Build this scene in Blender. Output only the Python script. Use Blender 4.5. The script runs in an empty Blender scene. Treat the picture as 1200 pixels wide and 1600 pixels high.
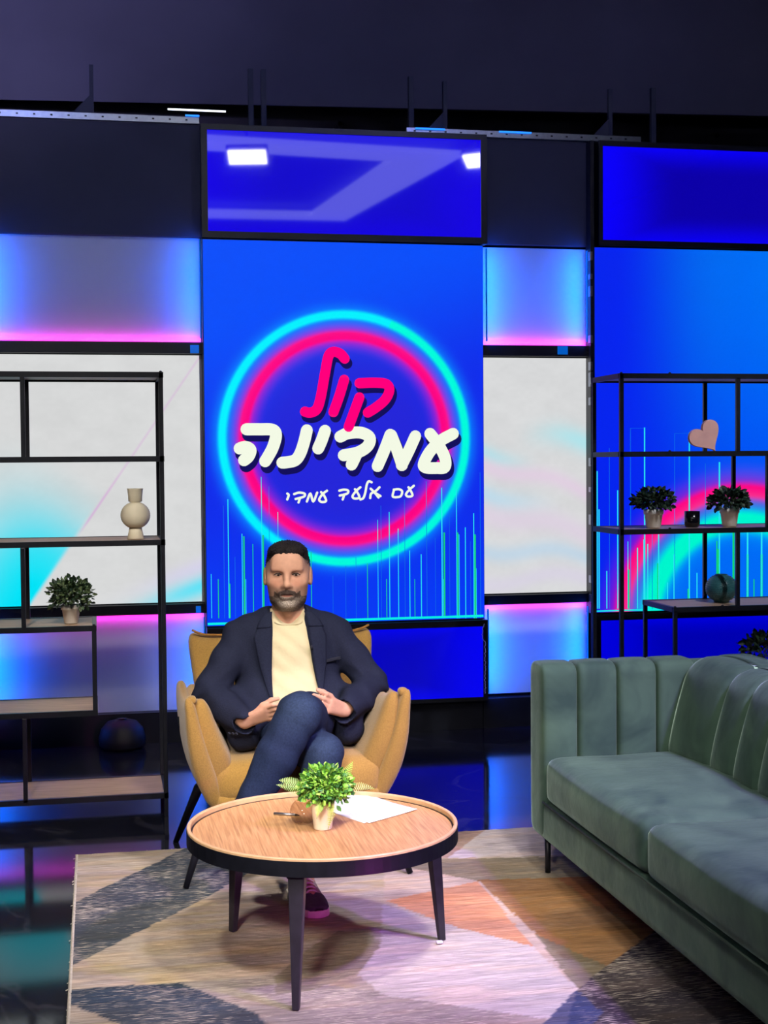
import bpy, bmesh, math, random
import numpy as np
from mathutils import Vector, Matrix

# ---------------------------------------------------------------- camera, world, big lights, exposure
SC = bpy.context.scene
COL = SC.collection
FPX = 2218.0; CAMH = 1.55; YAW = math.radians(11.4); PITCH = math.atan(80 / FPX); ROLL = 0.0075
fw = Vector((math.sin(YAW) * math.cos(PITCH), math.cos(YAW) * math.cos(PITCH), -math.sin(PITCH)))
rt = Vector((math.cos(YAW), -math.sin(YAW), 0)); up = rt.cross(fw)
r2 = rt * math.cos(ROLL) - up * math.sin(ROLL); u2 = rt * math.sin(ROLL) + up * math.cos(ROLL)
cam_d = bpy.data.cameras.new('camera'); cam = bpy.data.objects.new('camera', cam_d); COL.objects.link(cam)
cam_d.sensor_fit = 'VERTICAL'; cam_d.sensor_height = 36.0; cam_d.sensor_width = 27.0
cam_d.lens = FPX / 1600.0 * 36.0; cam_d.clip_start = 0.05; cam_d.clip_end = 100
cam.matrix_world = Matrix(((r2.x, u2.x, -fw.x, 0), (r2.y, u2.y, -fw.y, 0), (r2.z, u2.z, -fw.z, CAMH), (0, 0, 0, 1)))
SC.camera = cam
SC.view_settings.view_transform = 'Standard'; SC.view_settings.look = 'None'
SC.view_settings.exposure = 0.0; SC.view_settings.gamma = 1.0; SC.view_settings.use_curve_mapping = False

cy = SC.cycles
cy.max_bounces = 6; cy.diffuse_bounces = 3; cy.glossy_bounces = 3; cy.transmission_bounces = 6; cy.transparent_max_bounces = 6
cy.adaptive_threshold = 0.03; cy.use_adaptive_sampling = True; cy.use_denoising = True; cy.caustics_reflective = False; cy.caustics_refractive = False
wd = bpy.data.worlds.new('studio_dark'); SC.world = wd; wd.use_nodes = True
wd.node_tree.nodes['Background'].inputs[0].default_value = (0.35, 0.4, 0.6, 1)
wd.node_tree.nodes['Background'].inputs[1].default_value = 0.02

def area(name, loc, target, sx, sy, power, color, spread=180, parent=None):
    l = bpy.data.lights.new(name, 'AREA'); l.shape = 'RECTANGLE'; l.size = sx; l.size_y = sy
    l.energy = power; l.color = color; l.spread = math.radians(spread)
    o = bpy.data.objects.new(name, l); COL.objects.link(o); o.location = loc
    o.rotation_euler = (Vector(target) - Vector(loc)).to_track_quat('-Z', 'Y').to_euler()
    return o
def spot(name, loc, target, power, color, angle=40, blend=0.6, radius=0.06):
    l = bpy.data.lights.new(name, 'SPOT'); l.energy = power; l.color = color
    l.spot_size = math.radians(angle); l.spot_blend = blend; l.shadow_soft_size = radius
    o = bpy.data.objects.new(name, l); COL.objects.link(o); o.location = loc
    o.rotation_euler = (Vector(target) - Vector(loc)).to_track_quat('-Z', 'Y').to_euler()
    return o

# ceiling LED panels in front of the set, coloured spots and added fill lamps
KEYS = [((1.45, 2.0, 4.45), (0.75, 4.95, 0.4), 0.36, 0.16, 10.5, (1.0, 0.90, 0.78), 42),
        ((3.75, 2.0, 4.50), (1.8, 4.4, 0.4), 0.32, 0.16, 10, (0.92, 0.95, 1.0), 42),
        ((-0.9, 2.3, 4.40), (0.3, 5.2, 0.5), 0.36, 0.16, 8, (1.0, 0.92, 0.84), 44),
        ((0.4, 0.6, 4.40), (0.7, 4.6, 0.4), 0.60, 0.30, 8, (1.0, 0.90, 0.80), 42),  # added front panel that softens the table shadow
        ((-0.7, 0.4, 2.55), (0.7, 4.7, 0.35), 0.50, 0.35, 3.0, (1.0, 0.90, 0.80), 22)]  # added low front fill for pot, shirt and face, no known source
for i, (l, t, sx, sy, p, c, spread) in enumerate(KEYS):
    area('key_light', l, t, sx, sy, p, c, spread)
spot('purple_wash', (3.3, 1.5, 4.3), (1.45, 4.35, 0.0), 1050, (0.46, 0.18, 1.0), 34, 0.9, 0.12)
spot('magenta_kicker', (1.52, 2.45, 0.26), (0.64, 4.3, 0.10), 48, (1.0, 0.04, 0.85), 27, 0.6, 0.05)
spot('added_shelf_fill', (3.5, 3.0, 4.4), (2.85, 6.4, 1.25), 480, (0.9, 0.92, 1.0), 20, 0.9, 0.08)  # added fill that brightens the right shelf, no known source
spot('added_shelf_fill', (-0.7, 3.0, 4.4), (0.02, 6.4, 1.15), 300, (1.0, 0.95, 0.88), 20, 0.9, 0.08)  # added fill for the left shelf and its shadows on the panel
spot('violet_wall_wash', (-2.6, 5.2, 3.6), (-1.3, 8.7, 4.6), 400, (0.62, 0.55, 1.0), 66, 1.0, 0.1)
spot('added_blue_wall_fill', (2.2, 5.0, 4.5), (2.2, 8.5, 4.0), 60, (0.32, 0.36, 1.0), 100, 1.0, 0.1)  # added blue fill standing in for ambience on the upper wall
spot('added_blue_wall_fill', (-0.6, 5.0, 4.5), (-0.2, 8.0, 3.4), 60, (0.32, 0.40, 1.0), 80, 1.0, 0.1)  # second added wall fill, for the left side

# ---------------------------------------------------------------- helpers
def lin(c):
    c = np.asarray(c, float) / 255.0
    return np.where(c <= 0.04045, c / 12.92, ((c + 0.055) / 1.055) ** 2.4)
def rgb(r, g, b): return tuple(float(v) for v in lin((r, g, b)))

MATS = {}
def mat(name, color=(.5, .5, .5), rough=.5, metal=0., spec=.5, emit=None, estr=0., var=0., vscale=8., stretch=(1, 1, 1),
        bump=0., bscale=60., attr=None, coat=0., sheen=0., trans=0., ior=1.45, dark=None):
    """principled material with optional noise variation and bump, all procedural"""
    m = bpy.data.materials.new(name); m.use_nodes = True; nt = m.node_tree; N = nt.nodes; L = nt.links
    b = N['Principled BSDF']
    b.inputs['Base Color'].default_value = (*color, 1); b.inputs['Roughness'].default_value = rough
    b.inputs['Metallic'].default_value = metal; b.inputs['Specular IOR Level'].default_value = spec
    b.inputs['Coat Weight'].default_value = coat; b.inputs['Sheen Weight'].default_value = sheen
    b.inputs['Transmission Weight'].default_value = trans; b.inputs['IOR'].default_value = ior
    if emit is not None:
        b.inputs['Emission Color'].default_value = (*emit, 1); b.inputs['Emission Strength'].default_value = estr
    tc = N.new('ShaderNodeTexCoord'); mp = N.new('ShaderNodeMapping'); mp.inputs['Scale'].default_value = stretch
    L.new(tc.outputs['Object'], mp.inputs['Vector'])
    src = None
    if attr:
        a = N.new('ShaderNodeAttribute'); a.attribute_name = attr; src = a.outputs['Color']
    if var > 0:
        n = N.new('ShaderNodeTexNoise'); n.inputs['Scale'].default_value = vscale; n.inputs['Detail'].default_value = 6
        L.new(mp.outputs['Vector'], n.inputs['Vector'])
        mr = N.new('ShaderNodeMapRange'); mr.inputs['From Min'].default_value = .3; mr.inputs['From Max'].default_value = .7
        L.new(n.outputs['Fac'], mr.inputs['Value'])
        mx = N.new('ShaderNodeMix'); mx.data_type = 'RGBA'
        L.new(mr.outputs['Result'], mx.inputs['Factor'])
        if src is not None:
            mm = N.new('ShaderNodeMix'); mm.data_type = 'RGBA'; mm.blend_type = 'MULTIPLY'; mm.inputs['Factor'].default_value = 1
            mx.inputs['A'].default_value = (1 - var,) * 3 + (1,); mx.inputs['B'].default_value = (1 + var,) * 3 + (1,)
            L.new(src, mm.inputs['A']); L.new(mx.outputs['Result'], mm.inputs['B']); src = mm.outputs['Result']
        else:
            dk = dark if dark else tuple(max(0, c * (1 - var)) for c in color)
            lt = color if dark else tuple(min(1, c * (1 + var)) for c in color)
            mx.inputs['A'].default_value = (*dk, 1); mx.inputs['B'].default_value = (*lt, 1)
            src = mx.outputs['Result']
    if src is not None: L.new(src, b.inputs['Base Color'])
    if bump > 0:
        n2 = N.new('ShaderNodeTexNoise'); n2.inputs['Scale'].default_value = bscale; n2.inputs['Detail'].default_value = 4
        L.new(mp.outputs['Vector'], n2.inputs['Vector'])
        bp = N.new('ShaderNodeBump'); bp.inputs['Strength'].default_value = bump; bp.inputs['Distance'].default_value = .01
        L.new(n2.outputs['Fac'], bp.inputs['Height']); L.new(bp.outputs['Normal'], b.inputs['Normal'])
    if emit is not None: m.cycles.emission_sampling = 'NONE'
    MATS[name] = m
    return m

def screen_mat(name, strength=1.0, gloss=.0, rough=.3):
    """self-lit display: the picture comes from the mesh's colour attribute"""
    m = bpy.data.materials.new(name); m.use_nodes = True; nt = m.node_tree; b = nt.nodes['Principled BSDF']
    a = nt.nodes.new('ShaderNodeAttribute'); a.attribute_name = 'Col'
    b.inputs['Base Color'].default_value = (.004, .004, .006, 1); b.inputs['Roughness'].default_value = rough
    b.inputs['Specular IOR Level'].default_value = gloss
    nt.links.new(a.outputs['Color'], b.inputs['Emission Color']); b.inputs['Emission Strength'].default_value = strength
    MATS[name] = m
    return m

def tag(o, label=None, cat=None, group=None, kind=None):
    if label: o['label'] = label
    if cat: o['category'] = cat
    if group: o['group'] = group
    if kind: o['kind'] = kind
    return o
def thing(name, label, cat, loc=(0, 0, 0), group=None):
    o = bpy.data.objects.new(name, None); COL.objects.link(o); o.location = loc; o.empty_display_size = .1
    return tag(o, label, cat, group)
def base_of(p):
    v = Vector((0, 0, 0))
    while p is not None: v += p.location; p = p.parent
    return v

def link_mesh(name, me, m, parent=None, smooth=False, bevel=0., subsurf=0, solidify=0.):
    if m is not None: me.materials.append(m)
    o = bpy.data.objects.new(name, me); COL.objects.link(o)
    if smooth: me.polygons.foreach_set('use_smooth', np.ones(len(me.polygons), bool))
    if parent is not None: o.parent = parent
    if solidify:
        s = o.modifiers.new('solid', 'SOLIDIFY'); s.thickness = solidify; s.offset = 0
    if bevel:
        bv = o.modifiers.new('bevel', 'BEVEL'); bv.width = bevel; bv.segments = 2; bv.limit_method = 'ANGLE'
    if subsurf:
        s = o.modifiers.new('sub', 'SUBSURF'); s.levels = subsurf; s.render_levels = subsurf
    return o
def raw(name, V, F, m, parent=None, **k):
    """mesh from world coordinates, stored relative to the parent's base"""
    b = np.array(base_of(parent)); V = np.asarray(V, float) - b
    me = bpy.data.meshes.new(name); me.from_pydata(V.tolist(), [], [tuple(int(i) for i in f) for f in F]); me.update()
    return link_mesh(name, me, m, parent, **k)
def setcol(o, C, name='Col'):
    C = np.asarray(C, np.float32)
    if C.shape[1] == 3: C = np.concatenate([C, np.ones((len(C), 1), np.float32)], 1)
    a = o.data.color_attributes.new(name, 'FLOAT_COLOR', 'POINT'); a.data.foreach_set('color', C.ravel())

class MB:
    """collects simple solids of ONE part in world coordinates"""
    def __init__(s): s.V = []; s.F = []
    def add(s, V, F):
        n = len(s.V); s.V += [tuple(v) for v in V]; s.F += [tuple(i + n for i in f) for f in F]; return s
    def box(s, x0, x1, y0, y1, z0, z1):
        V = [(x, y, z) for z in (z0, z1) for y in (y0, y1) for x in (x0, x1)]
        return s.add(V, [(0, 2, 3, 1), (4, 5, 7, 6), (0, 1, 5, 4), (2, 6, 7, 3), (0, 4, 6, 2), (1, 3, 7, 5)])
    def bar(s, p0, p1, w, h=None, w1=None, h1=None, upv=(0, 0, 1)):
        h = h or w; w1 = w1 or w; h1 = h1 or h
        p0 = Vector(p0); p1 = Vector(p1); d = (p1 - p0).normalized(); u = Vector(upv)
        if abs(d.dot(u)) > .99: u = Vector((0, 1, 0))
        a = d.cross(u).normalized(); b = a.cross(d)
        V = []
        for p, ww, hh in ((p0, w, h), (p1, w1, h1)):
            for i, j in ((-1, -1), (1, -1), (1, 1), (-1, 1)): V.append(p + a * i * ww / 2 + b * j * hh / 2)
        return s.add(V, [(3, 2, 1, 0), (4, 5, 6, 7), (0, 1, 5, 4), (1, 2, 6, 5), (2, 3, 7, 6), (3, 0, 4, 7)])
    def tube(s, pts, r, n=8, cap=True):
        pts = [Vector(p) for p in pts]; rs = r if hasattr(r, '__len__') else [r] * len(pts)
        V = []; F = []; a = None
        for i, p in enumerate(pts):
            d = (pts[min(i + 1, len(pts) - 1)] - pts[max(i - 1, 0)]).normalized()
            if a is None: a = d.orthogonal().normalized()
            a = (a - d * a.dot(d)).normalized(); b = d.cross(a)
            for k in range(n):
                t = 2 * math.pi * k / n; V.append(p + (a * math.cos(t) + b * math.sin(t)) * rs[i])
        for i in range(len(pts) - 1):
            for k in range(n):
                F.append((i * n + k, i * n + (k + 1) % n, (i + 1) * n + (k + 1) % n, (i + 1) * n + k))
        if cap: F += [tuple(range(n))[::-1], tuple((len(pts) - 1) * n + k for k in range(n))]
        return s.add(V, F)
    def lathe(s, c, prof, n=32, caps=True):
        V = []; F = []; m = len(prof)
        for (r, z) in prof:
            for k in range(n):
                t = 2 * math.pi * k / n; V.append((c[0] + r * math.cos(t), c[1] + r * math.sin(t), c[2] + z))
        for i in range(m - 1):
            for k in range(n):
                F.append((i * n + k, i * n + (k + 1) % n, (i + 1) * n + (k + 1) % n, (i + 1) * n + k))
        if caps: F += [tuple(range(n))[::-1], tuple((m - 1) * n + k for k in range(n))]
        return s.add(V, F)
    def prism_y(s, poly, y0, y1):
        """polygon in x,z extruded along y"""
        n = len(poly); V = [(x, y0, z) for x, z in poly] + [(x, y1, z) for x, z in poly]
        return s.add(V, [tuple(range(n)), tuple(range(2 * n - 1, n - 1, -1))] + [(i + n, (i + 1) % n + n, (i + 1) % n, i) for i in range(n)])
    def build(s, name, m, parent=None, **k): return raw(name, s.V, s.F, m, parent, **k)

def struct(name, mb, m, parent=None, **k):
    o = mb.build(name, m, parent, **k)
    if parent is None: o['kind'] = 'structure'
    return o

def ray(px, py): return fw + r2 * ((px - 600) / FPX) - u2 * ((py - 800) / FPX)
def onY(px, py, Y):
    v = ray(px, py); t = Y / v.y; return (v.x * t, CAMH + v.z * t)        # (x, z) on a wall plane
def onZ(px, py, z=0.):
    v = ray(px, py); t = (z - CAMH) / v.z; return (v.x * t, v.y * t)       # (x, y) on a level plane

def smooth01(a, b, x):
    t = np.clip((x - a) / (b - a), 0, 1); return t * t * (3 - 2 * t)
def vnoise(x, y, seed=0):
    """value noise on arrays"""
    xi = np.floor(x).astype(int); yi = np.floor(y).astype(int); fx = x - xi; fy = y - yi
    def h(a, b):
        n = (a * 374761393 + b * 668265263 + seed * 974711) & 0x7fffffff
        n = ((n ^ (n >> 13)) * 1274126177) & 0x7fffffff
        return ((n ^ (n >> 16)) & 0xffff) / 65535.0
    fx = fx * fx * (3 - 2 * fx); fy = fy * fy * (3 - 2 * fy)
    return (h(xi, yi) * (1 - fx) + h(xi + 1, yi) * fx) * (1 - fy) + (h(xi, yi + 1) * (1 - fx) + h(xi + 1, yi + 1) * fx) * fy

def inpoly(px, py, poly):
    r = np.zeros(px.shape, bool); n = len(poly); j = n - 1
    for i in range(n):
        xi, yi = poly[i]; xj, yj = poly[j]
        c = ((yi > py) != (yj > py)) & (px < (xj - xi) * (py - yi) / (yj - yi + 1e-12) + xi); r ^= c; j = i
    return r

def spaced(n, e):
    """[-1,1] with extra samples close to the ends"""
    t = np.linspace(-1, 1, n); return np.sign(t) * (1 - (1 - np.abs(t)) ** e)
def cushion(c, size, r, bulge=(0, 0, 0), n=(10, 10, 10), fn=None):
    """rounded box that swells: returns world verts and faces"""
    hx, hy, hz = (s / 2 for s in size)
    A = [spaced(k + 1, 1.6) for k in n]; idx = {}; V = []; F = []
    def vid(i, j, k):
        key = (i, j, k)
        if key not in idx: idx[key] = len(V); V.append((A[0][i], A[1][j], A[2][k]))
        return idx[key]
    nx, ny, nz = n
    for i in range(nx):
        for j in range(ny):
            F.append((vid(i, j, 0), vid(i, j + 1, 0), vid(i + 1, j + 1, 0), vid(i + 1, j, 0)))
            F.append((vid(i, j, nz), vid(i + 1, j, nz), vid(i + 1, j + 1, nz), vid(i, j + 1, nz)))
    for i in range(nx):
        for k in range(nz):
            F.append((vid(i, 0, k), vid(i + 1, 0, k), vid(i + 1, 0, k + 1), vid(i, 0, k + 1)))
            F.append((vid(i, ny, k), vid(i, ny, k + 1), vid(i + 1, ny, k + 1), vid(i + 1, ny, k)))
    for j in range(ny):
        for k in range(nz):
            F.append((vid(0, j, k), vid(0, j, k + 1), vid(0, j + 1, k + 1), vid(0, j + 1, k)))
            F.append((vid(nx, j, k), vid(nx, j + 1, k), vid(nx, j + 1, k + 1), vid(nx, j, k + 1)))
    U = np.array(V); P = U * [hx, hy, hz]; r = r if hasattr(r, '__len__') else (r, r, r); rr = np.array([min(r[0], hx), min(r[1], hy), min(r[2], hz)])
    inn = np.clip(P, -(np.array([hx, hy, hz]) - rr), np.array([hx, hy, hz]) - rr); d = (P - inn) / rr
    L = np.linalg.norm(d, axis=1, keepdims=True); L[L < 1e-6] = 1; P = inn + d / L * rr
    u = P / [hx, hy, hz]
    P = P + np.stack([u[:, 0] * (1 - u[:, 1] ** 2) * (1 - u[:, 2] ** 2) * bulge[0],
                      u[:, 1] * (1 - u[:, 0] ** 2) * (1 - u[:, 2] ** 2) * bulge[1],
                      u[:, 2] * (1 - u[:, 0] ** 2) * (1 - u[:, 1] ** 2) * bulge[2]], 1)
    if fn is not None: P = fn(P, u)
    return P + np.array(c), F

# ---------------------------------------------------------------- materials
mat('black_metal', rgb(22, 24, 34), .42, .3, var=.25, vscale=30)
mat('leg_steel', rgb(46, 44, 54), .38, .2, var=.2, vscale=30)
mat('bezel', rgb(28, 30, 40), .38, .1, var=.2, vscale=12)
mat('black_paint', rgb(20, 22, 34), .6, var=.25, vscale=6)
mat('upper_wall_paint', rgb(84, 84, 106), .85, var=.12, vscale=1.5)
mat('dark_panel', rgb(56, 60, 80), .7, var=.1, vscale=2.5, bump=.02, bscale=40)
mat('white_panel', rgb(214, 218, 226), .55, var=.03, vscale=3)
mat('aluminium', rgb(150, 155, 170), .3, .9, var=.1, vscale=40)
mat('shelf_wood', rgb(168, 138, 112), .5, var=.22, vscale=5, stretch=(1.2, 14, 14), bump=.03, bscale=30)
mat('cream_ceramic', rgb(222, 212, 186), .6, var=.05, vscale=20)
mat('white_pot', rgb(226, 222, 214), .5, var=.06, vscale=14)
mat('teal_glaze', rgb(44, 92, 96), .3, var=.25, vscale=30)
mat('pink_wood', rgb(214, 164, 156), .6, var=.08, vscale=18)
mat('black_glass', rgb(14, 14, 20), .15, var=.2, vscale=10)
mat('leaf_dark', rgb(46, 74, 44), .5, attr='Col', var=.3, vscale=60)
mat('stem', rgb(70, 84, 40), .6, var=.2, vscale=40)
mat('soil', rgb(52, 40, 32), .95, var=.4, vscale=60, bump=.4, bscale=90)

def floor_material():
    m = mat('floor_gloss', (.008, .009, .016), .07, spec=.5)
    nt = m.node_tree; N = nt.nodes; L = nt.links; b = N['Principled BSDF']
    tc = N.new('ShaderNodeTexCoord')
    n1 = N.new('ShaderNodeTexNoise'); n1.inputs['Scale'].default_value = 1.1; n1.inputs['Detail'].default_value = 8; n1.inputs['Distortion'].default_value = 1.4
    L.new(tc.outputs['Object'], n1.inputs['Vector'])
    a = N.new('ShaderNodeMath'); a.operation = 'SUBTRACT'; a.inputs[1].default_value = .5; L.new(n1.outputs['Fac'], a.inputs[0])
    c = N.new('ShaderNodeMath'); c.operation = 'ABSOLUTE'; L.new(a.outputs[0], c.inputs[0])
    mr = N.new('ShaderNodeMapRange'); mr.inputs['From Max'].default_value = .012; mr.inputs['To Min'].default_value = 1; mr.inputs['To Max'].default_value = 0
    L.new(c.outputs[0], mr.inputs['Value'])
    mx = N.new('ShaderNodeMix'); mx.data_type = 'RGBA'
    mx.inputs['A'].default_value = (.008, .009, .016, 1); mx.inputs['B'].default_value = (.03, .03, .042, 1)
    L.new(mr.outputs['Result'], mx.inputs['Factor']); L.new(mx.outputs['Result'], b.inputs['Base Color'])
    n2 = N.new('ShaderNodeTexNoise'); n2.inputs['Scale'].default_value = 3; n2.inputs['Detail'].default_value = 5
    L.new(tc.outputs['Object'], n2.inputs['Vector'])
    r = N.new('ShaderNodeMapRange'); r.inputs['To Min'].default_value = .05; r.inputs['To Max'].default_value = .11
    L.new(n2.outputs['Fac'], r.inputs['Value']); L.new(r.outputs['Result'], b.inputs['Roughness'])
    return m
floor_material()

# ---------------------------------------------------------------- room shell
W = 7.95                     # plane of the set wall
SY = 7.85                    # plane of the screens that stand proud of it
struct('floor', MB().box(-4.0, 6.5, -4.0, 9.2, -.12, 0), MATS['floor_gloss'])
struct('ceiling', MB().box(-4.0, 6.5, -4.0, 9.2, 4.75, 4.85), MATS['upper_wall_paint'])
struct('wall_back', MB().box(-4.0, 6.5, 9.0, 9.2, 0, 4.75), MATS['upper_wall_paint'])
bk = MB(); yl, yr = 8.75 + .0833 * 3.5, 8.35 - .0833 * 2.3
bk.add([(x, y, z) for z in (3.70, 4.75) for x, y in ((-4.0, yl), (6.5, yr), (6.5, yr + .08), (-4.0, min(9.0, yl + .08)))],
       [(3, 2, 1, 0), (4, 5, 6, 7), (0, 1, 5, 4), (1, 2, 6, 5), (2, 3, 7, 6), (3, 0, 4, 7)])
struct('wall_bulkhead', bk, MATS['upper_wall_paint'])
struct('wall_left', MB().box(-4.1, -4.0, -4.0, 9.2, 0, 4.85), MATS['black_paint'])
struct('wall_right', MB().box(6.5, 6.6, -4.0, 9.2, 0, 4.85), MATS['black_paint'])
struct('wall_front', MB().box(-4.1, 6.6, -4.1, -4.0, 0, 4.85), MATS['black_paint'])
# lit white band of the ceiling, mirrored by the glossy upper monitor
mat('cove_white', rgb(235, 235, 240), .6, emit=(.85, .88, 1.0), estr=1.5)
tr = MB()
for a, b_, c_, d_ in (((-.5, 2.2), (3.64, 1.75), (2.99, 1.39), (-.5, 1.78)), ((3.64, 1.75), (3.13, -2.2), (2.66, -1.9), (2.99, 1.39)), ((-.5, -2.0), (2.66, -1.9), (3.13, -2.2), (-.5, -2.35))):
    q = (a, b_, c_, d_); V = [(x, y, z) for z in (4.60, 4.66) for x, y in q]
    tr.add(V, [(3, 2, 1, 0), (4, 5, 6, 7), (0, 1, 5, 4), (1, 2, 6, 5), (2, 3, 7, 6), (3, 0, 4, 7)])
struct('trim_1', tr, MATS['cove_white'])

# set wall: dark upper panels, black rails, skirting
def section(n, x0, x1):
    struct('wall_set_%s' % n, MB().box(x0, x1, W + .045, W + .12, 0, 3.40), MATS['black_paint'])
    struct('trim_%s_upper' % n, MB().box(x0, x1, W - .03, W + .02, 2.79, 3.40), MATS['dark_panel'])
    struct('trim_%s_rail' % n, MB().box(x0, x1, W - .07, W + .02, 2.147, 2.208), MATS['bezel'])
    struct('trim_%s_lower_rail' % n, MB().box(x0, x1, W - .07, W + .02, .715, .768), MATS['bezel'])
    struct('baseboard_%s' % n, MB().box(x0, x1, W - .06, W + .02, 0, .17), MATS['bezel'])
section('left', -.62, .585)
section('middle', 2.17, 2.84)
struct('wall_set_centre', MB().box(.585, 2.165, W + .01, W + .12, 0, 3.38), MATS['black_paint'])
struct('baseboard_centre', MB().box(.585, 2.165, W - .06, W + .01, 0, .17), MATS['bezel'])
struct('wall_set_right', MB().box(2.84, 5.2, W + .01, W + .12, 0, 3.38), MATS['black_paint'])
struct('baseboard_right', MB().box(2.84, 5.2, W - .06, W + .01, 0, .17), MATS['bezel'])
struct('wall_set_far_left', MB().box(-3.4, -.62, W - .1, W + .10, 0, 3.38), MATS['black_paint'])

# aluminium top rails and the steel studs that hold the set wall
def rail(x0, x1, z, label, gus, pairs):
    t = thing('ceiling_rail', label, 'rail', (x0, W, z))
    MB().box(x0, x1, W - .05, W - .02, z, z + .035).build('rail_profile', MATS['aluminium'], t)
    m = MB()
    for k in range(int((x1 - x0) / .09)): m.box(x0 + .04 + k * .09, x0 + .052 + k * .09, W - .053, W - .048, z + .014, z + .022)
    tag(m.build('rail_holes', MATS['bezel'], t), kind='stuff')
    for px, py in gus:
        x, _ = onY(px, py, W - .035)
        MB().box(x, x + .022, W - .05, W - .02, z + .035, 3.70).build('stud', MATS['dark_panel'], t)
        MB().prism_y([(x - .09, z + .035), (x, z + .035), (x, z + .13)], W - .045, W - .03).build('gusset', MATS['dark_panel'], t)
    for px, py in pairs:
        x, _ = onY(px, py, W + .05)
        MB().box(x, x + .028, W + .03, W + .06, 3.38, 3.74).build('stud', MATS['dark_panel'], t)
rail(-.62, .575, 3.405, 'grey perforated metal rail on top of the left dark panel', [(140, 170)], [(388, 180), (408, 180)])
rail(1.74, 3.14, 3.395, 'grey metal rail above the dark panel between the two blue screens', [(692, 190), (950, 200)], [(638, 190), (1016, 200)])
mat('led_white', (1, 1, 1), .5, emit=(.85, .92, 1), estr=2.2)
mat('led_blue', (0, .2, 1), .5, emit=(.02, .22, 1), estr=1.6)
for nm, x0, x1, z, mm, lab in (('led_tube', .405, .72, 3.475, 'led_white', 'thin white lit tube over the left end of the centre screen'),
                               ('led_tube', .50, .575, 3.445, 'led_blue', 'short blue lit tube beside the left metal rail'),
                               ('led_tube', 1.79, 1.96, 3.425, 'led_blue', 'blue lit tube on the metal rail above the centre screen'),
                               ('led_tube', 2.28, 2.47, 3.425, 'led_blue', 'blue lit tube on the metal rail above the middle dark panel')):
    tag(MB().tube([(x0, W - .06, z), (x1, W - .06, z)], .005, 8).build(nm, MATS[mm], smooth=True), lab, 'light')
for x, z, lab in ((*onY(529, 196, 8.97), 'small round sensor on the wall above the centre screen'), (*onY(1115, 215, 8.97), 'small round sensor on the wall above the right screen')):
    t = thing('round_sensor', lab, 'sensor', (x, 8.97, z))
    MB().tube([(x, 9.0, z), (x, 8.92, z)], [.03, .026], 16).build('housing', MATS['dark_panel'], t, smooth=False, bevel=.004)
    MB().tube([(x, 8.922, z), (x, 8.912, z)], [.014, .012], 12).build('lens', MATS['black_glass'], t)

# light boxes: white panels washed by strips hidden behind the rails and in the corners
MAG = (1.0, .05, .72); CYA = (.0, .12, 1.0)
mat('strip_magenta', (1, .1, .7), .5, emit=(1, .03, .6), estr=1.2)
mat('strip_cyan', (0, .5, 1), .5, emit=(.0, .10, .5), estr=.35)
def light_box(x0, x1, z0, z1, mag_at, cy, label, pm, pc):
    t = thing('light_box', label, 'light box', ((x0 + x1) / 2, W, z0))
    MB().box(x0, x1, W, W + .02, z0, z1).build('diffuser_panel', MATS['white_panel'], t)
    ln = x1 - x0
    if mag_at == 'bottom':
        MB().box(x0 + .01, x1 - .01, W - .026, W - .014, z0 + .001, z0 + .004).build('led_strip', MATS['strip_magenta'], t)
        area('magenta_strip_light', ((x0 + x1) / 2, W - .02, z0 + .006), ((x0 + x1) / 2, W + .005, z0 + .12), ln, .012, pm, MAG, 170)
    else:
        MB().box(x0 + .01, x1 - .01, W - .026, W - .014, z1 - .004, z1 - .001).build('led_strip', MATS['strip_magenta'], t)
        area('magenta_strip_light', ((x0 + x1) / 2, W - .02, z1 - .006), ((x0 + x1) / 2, W + .005, z1 - .12), ln, .012, pm, MAG, 170)
    zc = (z0 + z1) / 2; hh = z1 - z0
    for x, dx, p in cy:
        MB().box(x - .004, x + .002, W - .095, W - .082, z0 + .02, z1 - .02).build('corner_strip', MATS['strip_cyan'], t)
        l = area('cyan_strip_light', (x + dx * .006, W - .088, zc), (x + dx * .20, W + .0, zc), .012, hh - .03, p, CYA, 180)
    return t
light_box(-.60, .575, 2.210, 2.788, 'bottom', ((-.590, 1, 2.4), (.568, -1, 2.0)), 'pink and blue lit wall panel above the left white screen', .75, 0)
light_box(-.60, .575, .172, .713, 'top', ((-.590, 1, 2.4), (.568, -1, 1.8)), 'pink and blue lit wall panel behind the lower left shelves', .6, 0)
light_box(2.185, 2.825, 2.210, 2.775, 'bottom', ((2.192, 1, 2.9), (2.795, -1, 2.9)), 'pink and blue lit wall panel between the two upper blue monitors', .42, 0)
light_box(2.185, 2.825, .188, .713, 'top', ((2.192, 1, 2.9), (2.795, -1, 2.9)), 'pink and blue lit wall panel low between centre screen and sofa', .28, 0)

# reflection of the corner strips, painted on the rails as glowing blue patches
mat('rail_reflection_paint', (0, .1, .4), .4, emit=(.0, .18, .80), estr=.5)
for px0, px1, py0, py1, lab in ((297, 311, 539, 552, 'small blue painted reflection at the right end of the upper left rail'), (871, 887, 541, 554, 'small blue painted reflection on the rail above the narrow white screen'), (306, 314, 947, 957, 'small blue painted reflection at the right end of the lower left rail')):
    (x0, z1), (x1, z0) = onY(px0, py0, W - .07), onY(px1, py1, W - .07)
    tag(MB().box(x0, x1, W - .0735, W - .0702, z0, z1).build('painted_rail_reflection', MATS['rail_reflection_paint'], bevel=.001), lab, 'light')

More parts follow.
